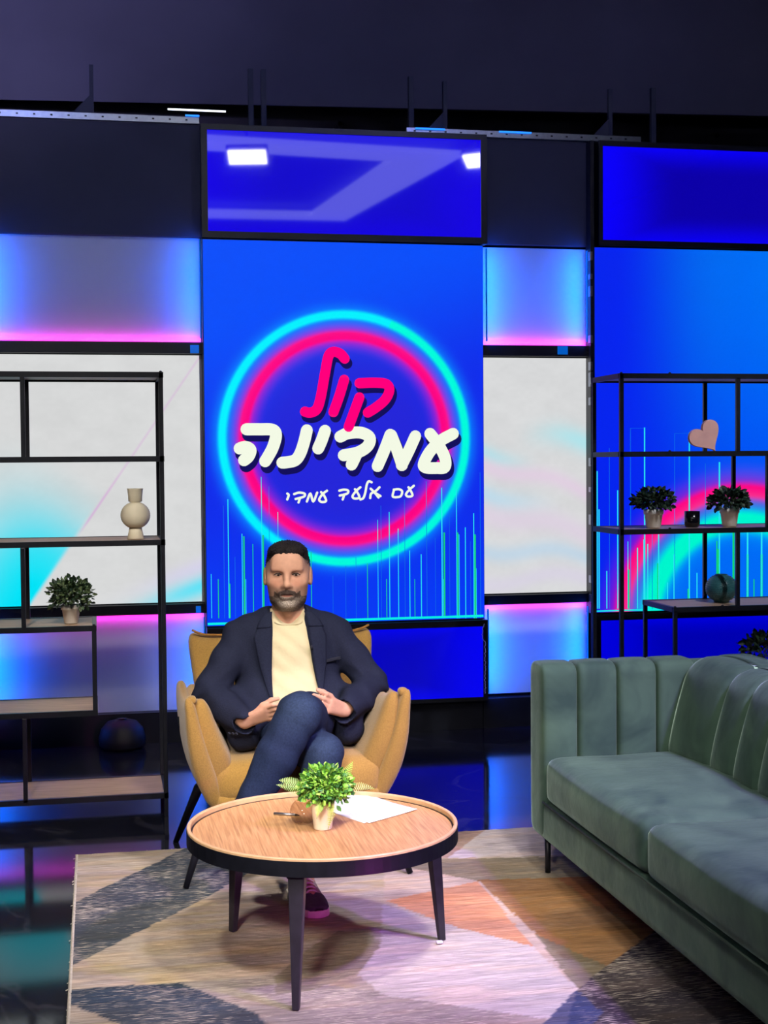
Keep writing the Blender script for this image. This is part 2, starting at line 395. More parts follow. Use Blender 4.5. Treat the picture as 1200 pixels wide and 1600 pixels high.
# ---------------------------------------------------------------- displays
screen_mat('led_wall', 1.0, .15, .45)
screen_mat('monitor', 1.0, .9, .03)
screen_mat('matt_monitor', 1.0, .2, .5)
def screen_grid(name, x0, x1, z0, z1, y, nx, nz, fn, m, parent):
    X, Z = np.meshgrid(np.linspace(x0, x1, nx + 1), np.linspace(z0, z1, nz + 1))
    C = fn(X.ravel(), Z.ravel())
    V = np.stack([X.ravel(), np.full(X.size, y), Z.ravel()], 1)
    i = np.arange(nx * nz); a = i // nx * (nx + 1) + i % nx
    F = np.stack([a, a + 1, a + nx + 2, a + nx + 1], 1)
    o = raw(name, V, F, m, parent); setcol(o, np.clip(C, 0, 4)); return o
def mixc(C, col, w): return C * (1 - w[:, None]) + np.asarray(col)[None] * w[:, None]
def frame(name, x0, x1, z0, z1, y0, y1, w, m, parent, top=None, bot=None):
    top = w if top is None else top; bot = w if bot is None else bot
    return MB().box(x0, x0 + w, y0, y1, z0, z1).box(x1 - w, x1, y0, y1, z0, z1).box(x0 + w, x1 - w, y0, y1, z1 - top, z1).box(x0 + w, x1 - w, y0, y1, z0, z0 + bot).build(name, m, parent)

# --- white side screens
def white_screen(x0, x1, label, fn):
    t = thing('led_screen', label, 'screen', ((x0 + x1) / 2, W, .77))
    MB().box(x0, x1, W - .02, W + .02, .769, 2.146).build('cabinet', MATS['bezel'], t)
    screen_grid('display', x0 + .004, x1 - .004, .775, 2.140, W - .022, 150, 180, fn, MATS['led_wall'], t)
    MB().box(x1 - .014, x1, W - .026, W - .020, .772, 2.143).build('edge_strip', MATS['white_panel'], t)
def left_pic(X, Z):
    n = vnoise(X * 9 + Z * 3, Z * 14) * .5 + vnoise(X * 40, Z * 60, 3) * .25 + vnoise(X * 3, Z * 5, 7) * .25
    C = np.tile(lin((216, 217, 217)), (len(X), 1)) * (0.93 + .12 * n)[:, None]
    ax, az = onY(45, 950, W); bx, bz = onY(300, 575, W)
    L = math.hypot(bx - ax, bz - az); ux, uz = (bx - ax) / L, (bz - az) / L
    d = (X - ax) * (-uz) + (Z - az) * ux           # left of the diagonal is positive
    s = (X - ax) * ux + (Z - az) * uz
    band = smooth01(-.012, .03, d) * smooth01(.80, .25, s) * smooth01(.75, .1, d)
    C = mixc(C, lin((60, 222, 240)), band * .92)
    core = smooth01(-.005, .02, d) * smooth01(.55, .05, d) * smooth01(.60, .10, s)
    C = mixc(C, lin((0, 226, 246)), core)
    line = np.exp(-((d - .0) / .006) ** 2) * smooth01(.45, .6, s) * (.55 + .45 * smooth01(.95, .7, s))
    C = mixc(C, lin((212, 160, 214)), line * .75)
    ex, ez = onY(315, 915, W)
    r = np.hypot((X - ex) / .36, (Z - ez - (X - ex) * .35) / .07)
    C = mixc(C, lin((70, 226, 248)), np.exp(-r ** 2) * .9)
    r = np.hypot((X - ex) / .30, (Z - ez - .11 - (X - ex) * .35) / .05)
    return mixc(C, lin((214, 206, 240)), np.exp(-r ** 2) * .6)
def mid_pic(X, Z):
    n = vnoise(X * 9 + Z * 3, Z * 14, 5) * .5 + vnoise(X * 40, Z * 60, 3) * .3 + vnoise(X * 3, Z * 5, 9) * .2
    C = np.tile(lin((216, 217, 218)), (len(X), 1)) * (0.93 + .12 * n)[:, None]
    def streak(C, px, py, sl, wd, col, a, xf=None):
        ex, ez = onY(px, py, W); d = Z - ez - (X - ex) * sl + .03 * np.sin(X * 9)
        w = np.exp(-(d / wd) ** 2) * a
        if xf is not None: w = w * smooth01(xf[0], xf[1], X)
        return mixc(C, col, w)
    C = streak(C, 900, 690, -.1, .07, lin((172, 228, 236)), .9, (2.35, 2.8))
    C = streak(C, 770, 705, -.35, .05, lin((176, 224, 234)), .8, (2.55, 2.2))
    C = streak(C, 830, 745, -.3, .05, lin((226, 204, 226)), .75)
    C = streak(C, 770, 770, -.3, .06, lin((178, 220, 240)), .7, (2.7, 2.2))
    C = streak(C, 830, 815, -.25, .07, lin((222, 206, 226)), .7)
    C = streak(C, 860, 865, -.1, .05, lin((176, 212, 238)), .55)
    return streak(C, 800, 905, .0, .05, lin((216, 208, 230)), .6)
white_screen(-.60, .575, 'white LED screen with a cyan streak behind the left shelves', left_pic)
white_screen(2.185, 2.825, 'narrow white LED screen between centre screen and right screen', mid_pic)

# --- big blue screens
RC = (1.368, 1.676)
def glow(d, core, soft): return np.where(np.abs(d) < core, 1.0, np.exp(-((np.abs(d) - core) / soft) ** 2))
def centre_pic(X, Z):
    u = (X - .58) / 1.58; v = (Z - .64) / 2.13
    C = np.tile(lin((14, 44, 236)), (len(X), 1))
    C = mixc(C, lin((0, 84, 255)), smooth01(.62, 1.05, v + .25 * (1 - u)) * .8)
    C = mixc(C, lin((0, 62, 248)), smooth01(.35, .0, v) * .7)
    r = np.hypot(X - RC[0], Z - RC[1])
    C = mixc(C, lin((40, 34, 210)), smooth01(.72, .35, r) * .75)
    C = mixc(C, lin((20, 60, 250)), glow(r - .66, .0, .09) * .5)
    C = mixc(C, lin((196, 20, 190)), glow(r - .575, .012, .045) * .75)
    C = mixc(C, lin((255, 0, 132)), glow(r - .575, .014, .016))
    C = mixc(C, lin((0, 128, 255)), glow(r - .692, .014, .045) * .8)
    cy = np.where((X + (RC[1] - Z) * .4 - RC[0])[:, None] > 0, lin((0, 250, 222))[None], lin((0, 240, 255))[None])
    w = glow(r - .692, .012, .013)[:, None]
    return C * (1 - w) + cy * w
def right_pic(X, Z):
    u = (X - 2.84) / 1.1; v = (Z - .65) / 2.13
    C = np.tile(lin((4, 36, 240)), (len(X), 1))
    C = mixc(C, lin((0, 150, 232)), smooth01(.1, 1.15, u) * smooth01(.1, 1.0, v) * .95)
    C = mixc(C, lin((0, 84, 250)), smooth01(.35, .9, u) * .6)
    rx, rz = 3.757, .60; r = np.hypot(X - rx, Z - rz)
    C = mixc(C, lin((0, 110, 246)), smooth01(.6, .4, r) * .9)
    C = mixc(C, lin((0, 60, 200)), glow(r - .67, .0, .05) * .6)
    C = mixc(C, lin((150, 10, 190)), glow(r - .765, .02, .07) * .7)
    C = mixc(C, lin((255, 0, 130)), glow(r - .755, .022, .026))
    C = mixc(C, lin((0, 170, 250)), glow(r - .575, .03, .08) * .8)
    return mixc(C, lin((0, 246, 206)), glow(r - .575, .03, .035))
mat('bar_cyan', (.003, .003, .004), .5, emit=rgb(40, 226, 240), estr=1.0)
mat('bar_green', (.003, .003, .004), .5, emit=rgb(20, 206, 120), estr=1.0)
mat('bar_blue', (.003, .003, .004), .5, emit=rgb(10, 110, 226), estr=1.0)
mat('bar_line', (.003, .003, .004), .5, emit=rgb(0, 236, 226), estr=1.0)
mat('letter_pink', (.003, .003, .004), .5, emit=rgb(255, 0, 122), estr=1.0)
mat('letter_white', (.003, .003, .004), .5, emit=rgb(240, 246, 226), estr=1.0)
mat('letter_shadow', (.003, .003, .004), .6, emit=rgb(20, 16, 90), estr=1.0)

def led_wall(x0, x1, z0, z1, fn, label, nx, nz):
    t = thing('led_wall', label, 'screen', ((x0 + x1) / 2, SY, z0))
    MB().box(x0, x1, SY + .003, W - .02, z0, z1).build('cabinet', MATS['bezel'], t)
    d = screen_grid('display', x0 + .004, x1 - .002, z0 + .004, z1 - .004, SY, nx, nz, fn, MATS['led_wall'], t)
    return t, d
def bars(lst, yb, parent, name, m, w=.0055):
    """thin upright lines of the picture, one flat part per colour"""
    mb = MB()
    for px, py, k in lst:
        x, z = onY(px, py, SY); x2, zb = onY(px, yb, SY)
        mb.box(x - w * k / 2, x + w * k / 2, SY - .0016, SY - .0004, zb, z)
    return mb.build(name, m, parent)
tc_, dc = led_wall(.578, 2.168, .640, 2.772, centre_pic, 'tall blue LED screen with neon rings and Hebrew lettering', 260, 350)
bars([(330, 897, .8), (356, 780, 1.2), (378, 834, 1), (384, 905, .8), (408, 745, .8), (434, 800, .7), (590, 812, .7), (608, 800, 1), (622, 826, 1), (640, 860, 1), (658, 866, 1.1), (690, 762, 1.4), (693, 905, .8),
      (713, 765, 1), (717, 835, .9), (727, 824, 1.1), (740, 802, 1.2), (744, 888, .8)], 966, dc, 'bar_lines', MATS['bar_cyan'], .0042)
bars([(341, 905, .9), (359, 912, 1.2), (381, 838, 1.5), (395, 850, .8), (411, 836, 1.6), (486, 862, .8), (574, 880, .8), (604, 905, .9), (694, 832, 1.8), (715, 832, 1.4), (742, 835, 2.0), (648, 905, .7)], 966, dc, 'bar_lines', MATS['bar_green'], .0050)
bars([(349, 790, .7), (367, 870, .7), (420, 760, .6), (458, 880, .6), (540, 884, .6), (556, 870, .6), (595, 790, .6), (632, 780, .6), (666, 752, .8), (680, 840, .6), (702, 800, .6), (735, 846, .6), (750, 738, .7), (520, 900, .6)], 966, dc, 'bar_lines', MATS['bar_blue'], .0040)
MB().box(.585, 2.160, SY - .002, SY - .0004, .650, .663).build('base_line', MATS['bar_line'], dc)
tr_, dr = led_wall(2.832, 4.60, .652, 2.778, right_pic, 'wide blue LED screen with pink and green arcs behind the right shelves', 250, 300)
MB().box(2.84, 4.595, SY - .002, SY - .0004, .660, .668).build('base_line', MATS['bar_line'], dr)
bars([(933, 736, 1.3), (936, 796, 1.4), (948, 892, 1.2), (965, 766, 1.3), (981, 846, .9), (1007, 668, 1.5), (1006, 843, 1.3), (1012, 850, 1.2), (1077, 676, 1.6), (1124, 722, 1.8), (1029, 835, 1.5), (1053, 866, 1.2), (1043, 910, 1.1), (1089, 895, 1.2), (1099, 888, 1.3), (1168, 826, 2), (1190, 826, 2), (996, 856, 1.2)], 951, dr, 'bar_lines', MATS['bar_cyan'], .0048)
bars([(982, 890, 2), (1028, 880, 2), (1075, 920, 1.4), (1122, 858, 2), (1120, 845, 1.4), (1146, 830, 2.4), (1168, 866, 2.6), (1190, 866, 2.6), (1178, 905, 1.2)], 951, dr, 'bar_lines', MATS['bar_green'], .0052)
bars([(985, 669, .8), (1054, 677, .8), (1102, 724, .8), (952, 700, .7), (973, 820, .8), (1019, 816, .8), (1148, 720, .7)], 951, dr, 'bar_lines', MATS['bar_blue'], .0042)
for px0, px1, py in ((985, 1007, 669), (1054, 1077, 677)):
    x0, z0 = onY(px0, py, SY); x1, _ = onY(px1, py, SY)
    MB().box(x0, x1, SY - .0016, SY - .0004, z0 - .002, z0).build('bar_cap', MATS['bar_blue'], dr)

# lettering: strokes of the hand-drawn alphabet, flat on the centre screen
def strokes(lst, width, y, name, m, parent, dx=0, dz=0):
    mb = MB()
    def zp(p): return onY(310 + p[0] / 2.609, 460 + p[1] / 2.609, SY)
    for li, st in enumerate(lst):
        w = width
        if isinstance(st[0], (int, float)): w = st[0]; st = st[1]
        # Catmull-Rom through the points
        P = [np.array(zp(p)) for p in st]
        if len(P) > 2:
            Q = [2 * P[0] - P[1]] + P + [2 * P[-1] - P[-2]]; S = []
            for i in range(1, len(Q) - 2):
                for t in np.linspace(0, 1, 7)[:-1]:
                    a, b_, c_, d_ = Q[i - 1], Q[i], Q[i + 1], Q[i + 2]
                    S.append(.5 * (2 * b_ + (c_ - a) * t + (2 * a - 5 * b_ + 4 * c_ - d_) * t * t + (3 * b_ - a - 3 * c_ + d_) * t ** 3))
            S.append(P[-1])
        else: S = P
        S = [s + np.array([dx, dz]) for s in S]; r = w / 2.609 * .00364 / 2; yy = y - li * .00004
        L = []; R = []
        for i, s in enumerate(S):
            d = S[min(i + 1, len(S) - 1)] - S[max(i - 1, 0)]; d = d / (np.linalg.norm(d) + 1e-9); nrm = np.array([-d[1], d[0]])
            L.append(s + nrm * r); R.append(s - nrm * r)
        d0 = S[0] - S[1]; d1 = S[-1] - S[-2]
        def cap(c, d):
            a0 = math.atan2(d[1], d[0]); return [c + r * np.array([math.cos(a0 + t), math.sin(a0 + t)]) for t in np.linspace(math.pi / 2, -math.pi / 2, 9)[1:-1]]
        n0 = len(mb.V)
        for i in range(len(S) - 1):
            mb.add([(L[i][0], yy, L[i][1]), (R[i][0], yy, R[i][1]), (R[i + 1][0], yy, R[i + 1][1]), (L[i + 1][0], yy, L[i + 1][1])], [(0, 1, 2, 3)])
        for s in S:
            V = [(s[0] + r * math.cos(t), yy, s[1] + r * math.sin(t)) for t in np.linspace(0, 2 * math.pi, 15)[:-1]]
            mb.add(V, [tuple(range(13, -1, -1))])
    return mb.build(name, m, parent)
PINK = [[(596, 262), (578, 242), (550, 234), (530, 252), (516, 320), (498, 420), (482, 468), (455, 482), (434, 478)],
        [(594, 348), (572, 420), (550, 480)],
        [(656, 362), (720, 360), (766, 366), (778, 392), (760, 430), (722, 462), (690, 482)],
        [(656, 420), (634, 480), (612, 540)]]
WHITE = [[(196, 550), (250, 550), (302, 552), (316, 574), (304, 622), (282, 664), (272, 680)],
         [(168, 628), (192, 622), (212, 634), (204, 660), (186, 676)],
         [(442, 554), (430, 604), (414, 650), (394, 676), (362, 684), (342, 686)],
         [(516, 556), (502, 596), (488, 628)],
         [(578, 580), (610, 566), (664, 564), (698, 584), (690, 618), (650, 644), (592, 656)],
         [(644, 652), (632, 678), (624, 694)],
         [(730, 700), (756, 640), (782, 572)], [(786, 574), (808, 630), (830, 696)], [(828, 696), (856, 640), (884, 578)],
         [(1038, 568), (988, 596), (944, 640), (918, 690), (928, 706), (970, 708), (1004, 704), (1004, 664), (976, 610), (944, 568)]]
SUB = [[(362, 812), (368, 818), (362, 836)],
       [(390, 814), (410, 808), (432, 812), (430, 824), (396, 834)], [(414, 830), (408, 848)],
       [(442, 844), (456, 812), (468, 844), (484, 808)],
       [(524, 800), (506, 814), (492, 836), (502, 846), (520, 842), (512, 820), (500, 806)],
       [(574, 800), (594, 796), (610, 800), (606, 812), (576, 820)], [(594, 818), (588, 836)],
       [(660, 786), (644, 800), (628, 822), (636, 832), (656, 828), (648, 808), (638, 794)],
       [(706, 766), (694, 762), (686, 776), (680, 808), (672, 830), (660, 836)],
       [(702, 792), (718, 808), (734, 828)], [(738, 786), (724, 800), (704, 812), (700, 830)], [(718, 808), (742, 822)],
       [(796, 796), (816, 794), (830, 802), (826, 820), (814, 826), (792, 824), (796, 800)],
       [(878, 780), (862, 794), (846, 814), (854, 824), (872, 820), (866, 802), (856, 786)]]
strokes(PINK, 46, SY - .0012, 'lettering_shadow', MATS['letter_shadow'], dc, .012, -.026)
strokes(WHITE, 54, SY - .0012, 'lettering_shadow', MATS['letter_shadow'], dc, .012, -.030)
strokes(WHITE, 48, SY - .0022, 'white_lettering', MATS['letter_white'], dc)
strokes(PINK, 41, SY - .0032, 'pink_lettering', MATS['letter_pink'], dc)
strokes(SUB, 9.5, SY - .0022, 'small_lettering', MATS['letter_white'], dc)

# --- monitors above and below the big screens
def monitor(x0, x1, z0, z1, fn, label, bw, top, bot, yo=0.):
    t = thing('monitor', label, 'monitor', ((x0 + x1) / 2, SY, z0))
    y = SY - .012 - yo
    MB().box(x0, x1, y + .012, W - .02, z0, z1).build('housing', MATS['bezel'], t)
    frame('bezel', x0, x1, z0, z1, y - .004, y + .012, bw, MATS['bezel'], t, top, bot)
    screen_grid('display', x0 + bw, x1 - bw, z0 + bot, z1 - top, y + .006, 60, 30, fn, MATS['monitor' if z0 > 2 else 'matt_monitor'], t)
    return t
def flatblue(c0, c1):
    def f(X, Z):
        u = (X - X.min()) / (X.max() - X.min()); v = (Z - Z.min()) / (Z.max() - Z.min())
        w = smooth01(.0, .45, np.minimum(np.minimum(u, 1 - u) * 1.6, np.minimum(v, 1 - v) * 1.2 + .1))
        return mixc(np.tile(lin(c0), (len(X), 1)), lin(c1), w)
    return f
monitor(.578, 2.190, 2.776, 3.392, flatblue((22, 6, 226), (20, 10, 206)), 'glossy blue monitor above the centre screen mirroring ceiling lamps', .034, .030, .036)
monitor(2.858, 4.60, 2.782, 3.385, flatblue((8, 0, 250), (10, 0, 168)), 'plain deep blue monitor above the right screen', .024, .030, .034)
monitor(.580, 2.176, .172, .636, flatblue((0, 0, 240), (0, 0, 190)), 'deep blue monitor below the centre screen behind the armchair', .026, .036, .022, .02)
monitor(2.836, 4.60, .172, .645, flatblue((0, 0, 220), (0, 0, 176)), 'deep blue monitor below the right screen behind the sofa', .03, .036, .022)
# exposed side of the right screen: cabinet latches; cable on the lower centre monitor
t = thing('screen_side_column', 'dark upright column with pale latches on the left edge of right screen', 'column', (2.826, SY, .65))
MB().box(2.810, 2.832, SY - .004, W - .02, .652, 3.385).build('column_body', MATS['bezel'], t)
k = 0
for py in (400, 432, 455, 530, 572, 586, 596, 627, 722, 765, 812, 905, 935):
    x, z = onY(922, py, SY); h = (.05, .03, .06, .045)[k % 4]; k += 1
    MB().box(2.806, 2.822, SY - .008, SY + .03, z - h / 2, z + h / 2).build('latch', MATS['aluminium'], t, bevel=.003)
m = MB()
rng = random.Random(4); pts = []
for i in range(60):
    z = .615 - i * .0068; pts.append((2.158 - .016 * math.sin(min(1, i / 16) * math.pi) + rng.uniform(-.004, .004), SY - .04, z))
tag(m.tube(pts, .0022, 5).build('loose_cable', MATS['white_panel'], smooth=True), 'thin pale cable hanging down the edge of the lower centre monitor', 'cable')
# small dome floor lamp by the skirting
t = thing('floor_uplight', 'small black dome lamp on the floor by the left skirting board', 'lamp', (.112, 7.80, 0))
MB().lathe((.112, 7.80, 0), [(.10, 0), (.124, .02), (.126, .06), (.112, .11), (.08, .145), (.03, .158), (.0, .16)][:-1] + [(.004, .16)], 28).build('housing', MATS['black_paint'], t, smooth=True)
MB().lathe((.112, 7.80, .158), [(.03, 0), (.028, .006), (.004, .007)], 16).build('lens', MATS['black_glass'], t, smooth=True)
# LED panel heads (some mirrored in the upper monitor; front and drop-arm ones added)
mat('lamp_face', (1, 1, 1), .5, emit=(1, .97, .9), estr=26)
for (l, tg, sx, sy, p, c, spread), lab in zip(KEYS, ('LED panel lamp hanging over the middle of the set', 'LED panel lamp hanging over the sofa side', 'LED panel lamp hanging over the left shelves side', 'large added LED panel lamp hanging in front of the set to soften shadows', 'soft added fill panel on a long drop arm left of the camera')):
    d = (Vector(tg) - Vector(l)).normalized(); q = d.to_track_quat('-Z', 'Y'); mw = q.to_matrix()
    t = thing('led_panel_lamp', lab, 'lamp', l)
    def bx(x0, x1, y0, y1, z0, z1):
        mb = MB().box(x0, x1, y0, y1, z0, z1); mb.V = [tuple(Vector(l) + mw @ Vector(v)) for v in mb.V]; return mb
    bx(-sx / 2 - .02, sx / 2 + .02, -sy / 2 - .02, sy / 2 + .02, .03, .09).build('lamp_housing', MATS['black_paint'], t)
    bx(-sx / 2, sx / 2, -sy / 2, sy / 2, .015, .03).build('lamp_front', MATS['lamp_face'], t)
    MB().tube([tuple(Vector(l) - d * .06), (l[0], l[1] - .1, 4.75)], .015, 8).build('yoke_arm', MATS['black_metal'], t)

# ---------------------------------------------------------------- open shelves
def shelf_unit(name, label, base, posts, boards, bars_, yf, yb):
    """posts: (x, y, z0, z1); boards: (x0, x1, z) top surface; bars_: end rails (x, z)"""
    t = thing(name, label, 'shelf', base); w = .019
    for x, y, z0, z1 in posts:
        MB().box(x - w / 2, x + w / 2, y - w / 2, y + w / 2, z0, z1).build('post', MATS['black_metal'], t, bevel=.002)
    for x0, x1, z in boards:
        f = MB()
        f.box(x0, x1, yf - w / 2, yf + w / 2, z - .024, z).box(x0, x1, yb - w / 2, yb + w / 2, z - .024, z)
        f.box(x0, x0 + w, yf, yb, z - .024, z).box(x1 - w, x1, yf, yb, z - .024, z)
        b = f.build('shelf_frame', MATS['black_metal'], t)
        MB().box(x0 + w, x1 - w, yf + w / 2, yb - w / 2, z - .016, z - .002).build('shelf_board', MATS['shelf_wood'], b)
        for x in (x0 + .011, x1 - .011, x0 + .25):
            MB().lathe((x, yf, z), [(.007, 0), (.006, .004), (.002, .006)], 8).build('screw_cap', MATS['black_metal'], b)
    return t
YF, YB = 6.245, 6.615
# left unit: x from -1.30 (out of view) to .285
shelf_unit('open_shelf', 'tall black metal open shelf in front of the left white screen', (-.5, 6.4, 0),
    [(.275, YF, 0, 1.94), (.275, YB, 0, 1.94), (-1.29, YF, 0, 1.94), (-1.29, YB, 0, 1.94),
     (-.308, YF, 1.575, 1.92), (-.308, YB, 1.575, 1.92), (-.318, YF, .845, 1.19), (-.318, YB, .845, 1.19),
     (-.024, YF, .475, .83), (-.024, YB, .475, .83), (-.322, YF, .09, .455), (-.322, YB, .09, .455)],
    [(-1.30, .286, 1.942), (-1.30, .286, 1.578), (-1.30, .286, 1.214), (-1.30, -.013, .848), (-1.30, -.013, .480), (-1.30, .286, .104)], [], YF, YB)
shelf_unit('open_shelf', 'tall black metal open shelf in front of the right blue screen', (3.1, 6.4, 0),
    [(2.385, YF, 0, 1.945), (2.385, YB, 0, 1.945), (3.95, YF, 0, 1.945), (3.95, YB, 0, 1.945),
     (2.965, YF, 1.58, 1.93), (2.965, YB, 1.58, 1.93), (3.118, YF, 1.218, 1.57), (3.118, YB, 1.218, 1.57),
     (2.965, YF, .85, 1.20), (2.965, YB, .85, 1.20), (2.650, YF, 0, .835), (2.650, YB, 0, .835)],
    [(2.374, 3.96, 1.947), (2.374, 3.96, 1.584), (2.374, 3.96, 1.222), (2.639, 3.96, .852), (2.639, 3.96, .48), (2.374, 3.96, .10)], [], YF, YB)

# ---------------------------------------------------------------- small decoration
# ribbed cream vase
t = thing('vase', 'cream ribbed vase with round belly on the left shelf', 'vase', (.162, 6.36, 1.214))
prof = [(.036, 0), (.037, .004), (.031, .03), (.027, .05)]
for i in range(36):
    a = -math.pi * .40 + i / 35 * math.pi * .81; r = .064 * math.cos(a); prof.append((r + (.0024 if i % 2 else -.0010), .104 + .060 * math.sin(a)))
prof += [(.030, .166), (.031, .19), (.034, .218), (.036, .222), (.033, .222), (.029, .20), (.024, .17)]
MB().lathe((.162, 6.36, 1.214), prof, 48).build('vase_body', MATS['cream_ceramic'], t, smooth=True)

def leafy(rng, c, rad, n, size, cols, squash=.8, zmin=-.55, droop=.0):
    V = []; F = []; C = []
    for i in range(n):
        while True:
            d = Vector((rng.gauss(0, 1), rng.gauss(0, 1), rng.gauss(0.25, .8))).normalized()
            if d.z > zmin: break
        rr = rad * (rng.random() ** .45)
        p = Vector(c) + Vector((d.x * rr, d.y * rr, d.z * rr * squash))
        out = (d + Vector((rng.uniform(-.7, .7), rng.uniform(-.7, .7), rng.uniform(-.5, .6)))).normalized()
        s = out.cross(Vector((rng.uniform(-1, 1), rng.uniform(-1, 1), rng.uniform(.2, 1)))).normalized(); nn = s.cross(out)
        L = size * rng.uniform(.7, 1.3); w = L * rng.uniform(.28, .40)
        b = len(V)
        V += [p, p + out * L * .4 + s * w - nn * L * .08, p + out * L * .45 + nn * L * .03, p + out * L * .4 - s * w - nn * L * .08, p + out * L * .75 + s * w * .7 - nn * L * .12, p + out * L * .75 - s * w * .7 - nn * L * .12, p + out * L - nn * L * .2]
        F += [(b, b + 1, b + 2), (b, b + 2, b + 3), (b + 1, b + 4, b + 6, b + 2), (b + 2, b + 6, b + 5, b + 3)]
        col = cols[rng.randrange(len(cols))]; k = rng.uniform(.75, 1.2); C += [tuple(x * k for x in lin(col))] * 7
    return V, F, C
def stems(rng, c0, c, rad, n, r=.0016):
    m = MB()
    for i in range(n):
        a = rng.uniform(0, 6.28); q = rad * rng.uniform(.3, .9); h = rng.uniform(-.1, .8) * rad
        e = (c[0] + math.cos(a) * q, c[1] + math.sin(a) * q, c[2] + h)
        m.tube([c0, ((c0[0] + e[0]) / 2, (c0[1] + e[1]) / 2, (c0[2] + e[2]) / 2 + .012), e], [r, r, r * .6], 5)
    return m
def pot_plant(label, base, rt_, rb, h, cz, rad, n, size, cols, seed, squash=.8, name='potted_plant'):
    rng = random.Random(seed); t = thing(name, label, 'plant', base); x, y, z = base
    p = MB().lathe(base, [(rb * .9, 0), (rb, .003), (rb + (rt_ - rb) * .72, h * .72), (rt_ * 1.02, h * .74), (rt_ * 1.04, h), (rt_ * .94, h), (rt_ * .9, h * .82)], 32).build('pot', MATS['white_pot'], t, smooth=True)
    MB().lathe((x, y, z + h * .80), [(rt_ * .92, 0), (rt_ * .8, .006), (.003, .008)], 20).build('soil', MATS['soil'], p)
    tag(stems(rng, (x, y, z + h * .85), (x, y, z + cz), rad, 16).build('stems', MATS['stem'], t), kind='stuff')
    V, F, C = leafy(rng, (x, y, z + cz), rad, n, size, cols, squash)
    o = raw('foliage', V, F, MATS['leaf_dark'], t); setcol(o, C); tag(o, kind='stuff')
    return t
G1 = [(60, 84, 52), (44, 68, 44), (84, 104, 66), (36, 56, 40), (104, 120, 84)]
G2 = [(30, 52, 40), (20, 38, 30), (44, 66, 46)]
pot_plant('small leafy plant in a white pot on the left stepped shelf', (-.122, 6.36, .848), .042, .030, .082, .118, .094, 620, .024, G1, 1, .85)
pot_plant('leafy plant in a white pot beside the black cup, left of it', (2.594, 6.37, 1.222), .046, .034, .088, .122, .088, 300, .032, G2, 2, .65)
pot_plant('leafy plant in a white pot on the right shelf, right of the black cup', (2.982, 6.37, 1.222), .046, .034, .088, .122, .088, 300, .032, G2, 3, .65)
pot_plant('dark plant half hidden behind the sofa back', (3.16, 6.38, .48), .046, .034, .085, .145, .098, 180, .040, G2, 5, .7)
# black cup
t = thing('candle_cup', 'small black cup between the two plants on the right shelf', 'cup', (2.79, 6.37, 1.222))
MB().lathe((2.79, 6.37, 1.222), [(.028, 0), (.034, .004), (.037, .02), (.037, .076), (.034, .076), (.032, .02), (.003, .014)], 28).build('cup_body', MATS['black_glass'], t, smooth=True)
MB().lathe((2.79, 6.37, 1.24), [(.031, 0), (.030, .03), (.003, .032)], 20).build('wax', MATS['black_paint'], t)
# heart
hp = []
for i in range(48):
    a = i / 48 * 2 * math.pi; x = 16 * math.sin(a) ** 3; z = 13 * math.cos(a) - 5 * math.cos(2 * a) - 2 * math.cos(3 * a) - math.cos(4 * a)
    hp.append((x, z))
ang = math.radians(34); hp = [(x * math.cos(ang) - z * math.sin(ang), x * math.sin(ang) + z * math.cos(ang)) for x, z in hp]
zx = min(z for x, z in hp); sc = .0050
hp = [(2.815 + x * sc, 1.584 + (z - zx) * sc) for x, z in hp]
t = thing('heart_ornament', 'pink wooden heart leaning tilted on the right shelf', 'ornament', (2.81, 6.28, 1.584))
MB().prism_y(hp[::-1], 6.265, 6.287).build('heart_plate', MATS['pink_wood'], t, bevel=.003)
# teal dotted ball vase
t = thing('ball_vase', 'teal ball vase with dotted relief on the right stepped shelf', 'vase', (2.964, 6.42, .852))
R = .076
prof = [(.036, 0)] + [(R * math.cos(a), .068 + R * .92 * math.sin(a)) for a in np.linspace(-1.05, 1.12, 18)] + [(.028, .136), (.022, .125)]
MB().lathe((2.964, 6.42, .852), prof, 36).build('vase_body', MATS['teal_glaze'], t, smooth=True)
m = MB()
for i, a in enumerate(np.linspace(-.85, .95, 13)):
    nn = max(8, int(44 * math.cos(a)))
    for k in range(nn):
        b = 2 * math.pi * (k + .5 * (i % 2)) / nn; rr = R * math.cos(a); c = Vector((2.964 + rr * math.cos(b), 6.42 + rr * math.sin(b), .852 + .068 + R * .92 * math.sin(a)))
        n_ = Vector((math.cos(a) * math.cos(b), math.cos(a) * math.sin(b), math.sin(a))); u = n_.orthogonal().normalized(); v = n_.cross(u); s = .0034
        m.add([c + u * s, c + v * s, c - u * s, c - v * s, c + n_ * .0022], [(0, 1, 4), (1, 2, 4), (2, 3, 4), (3, 0, 4)])
tag(m.build('dots', MATS['teal_glaze'], t), kind='stuff')

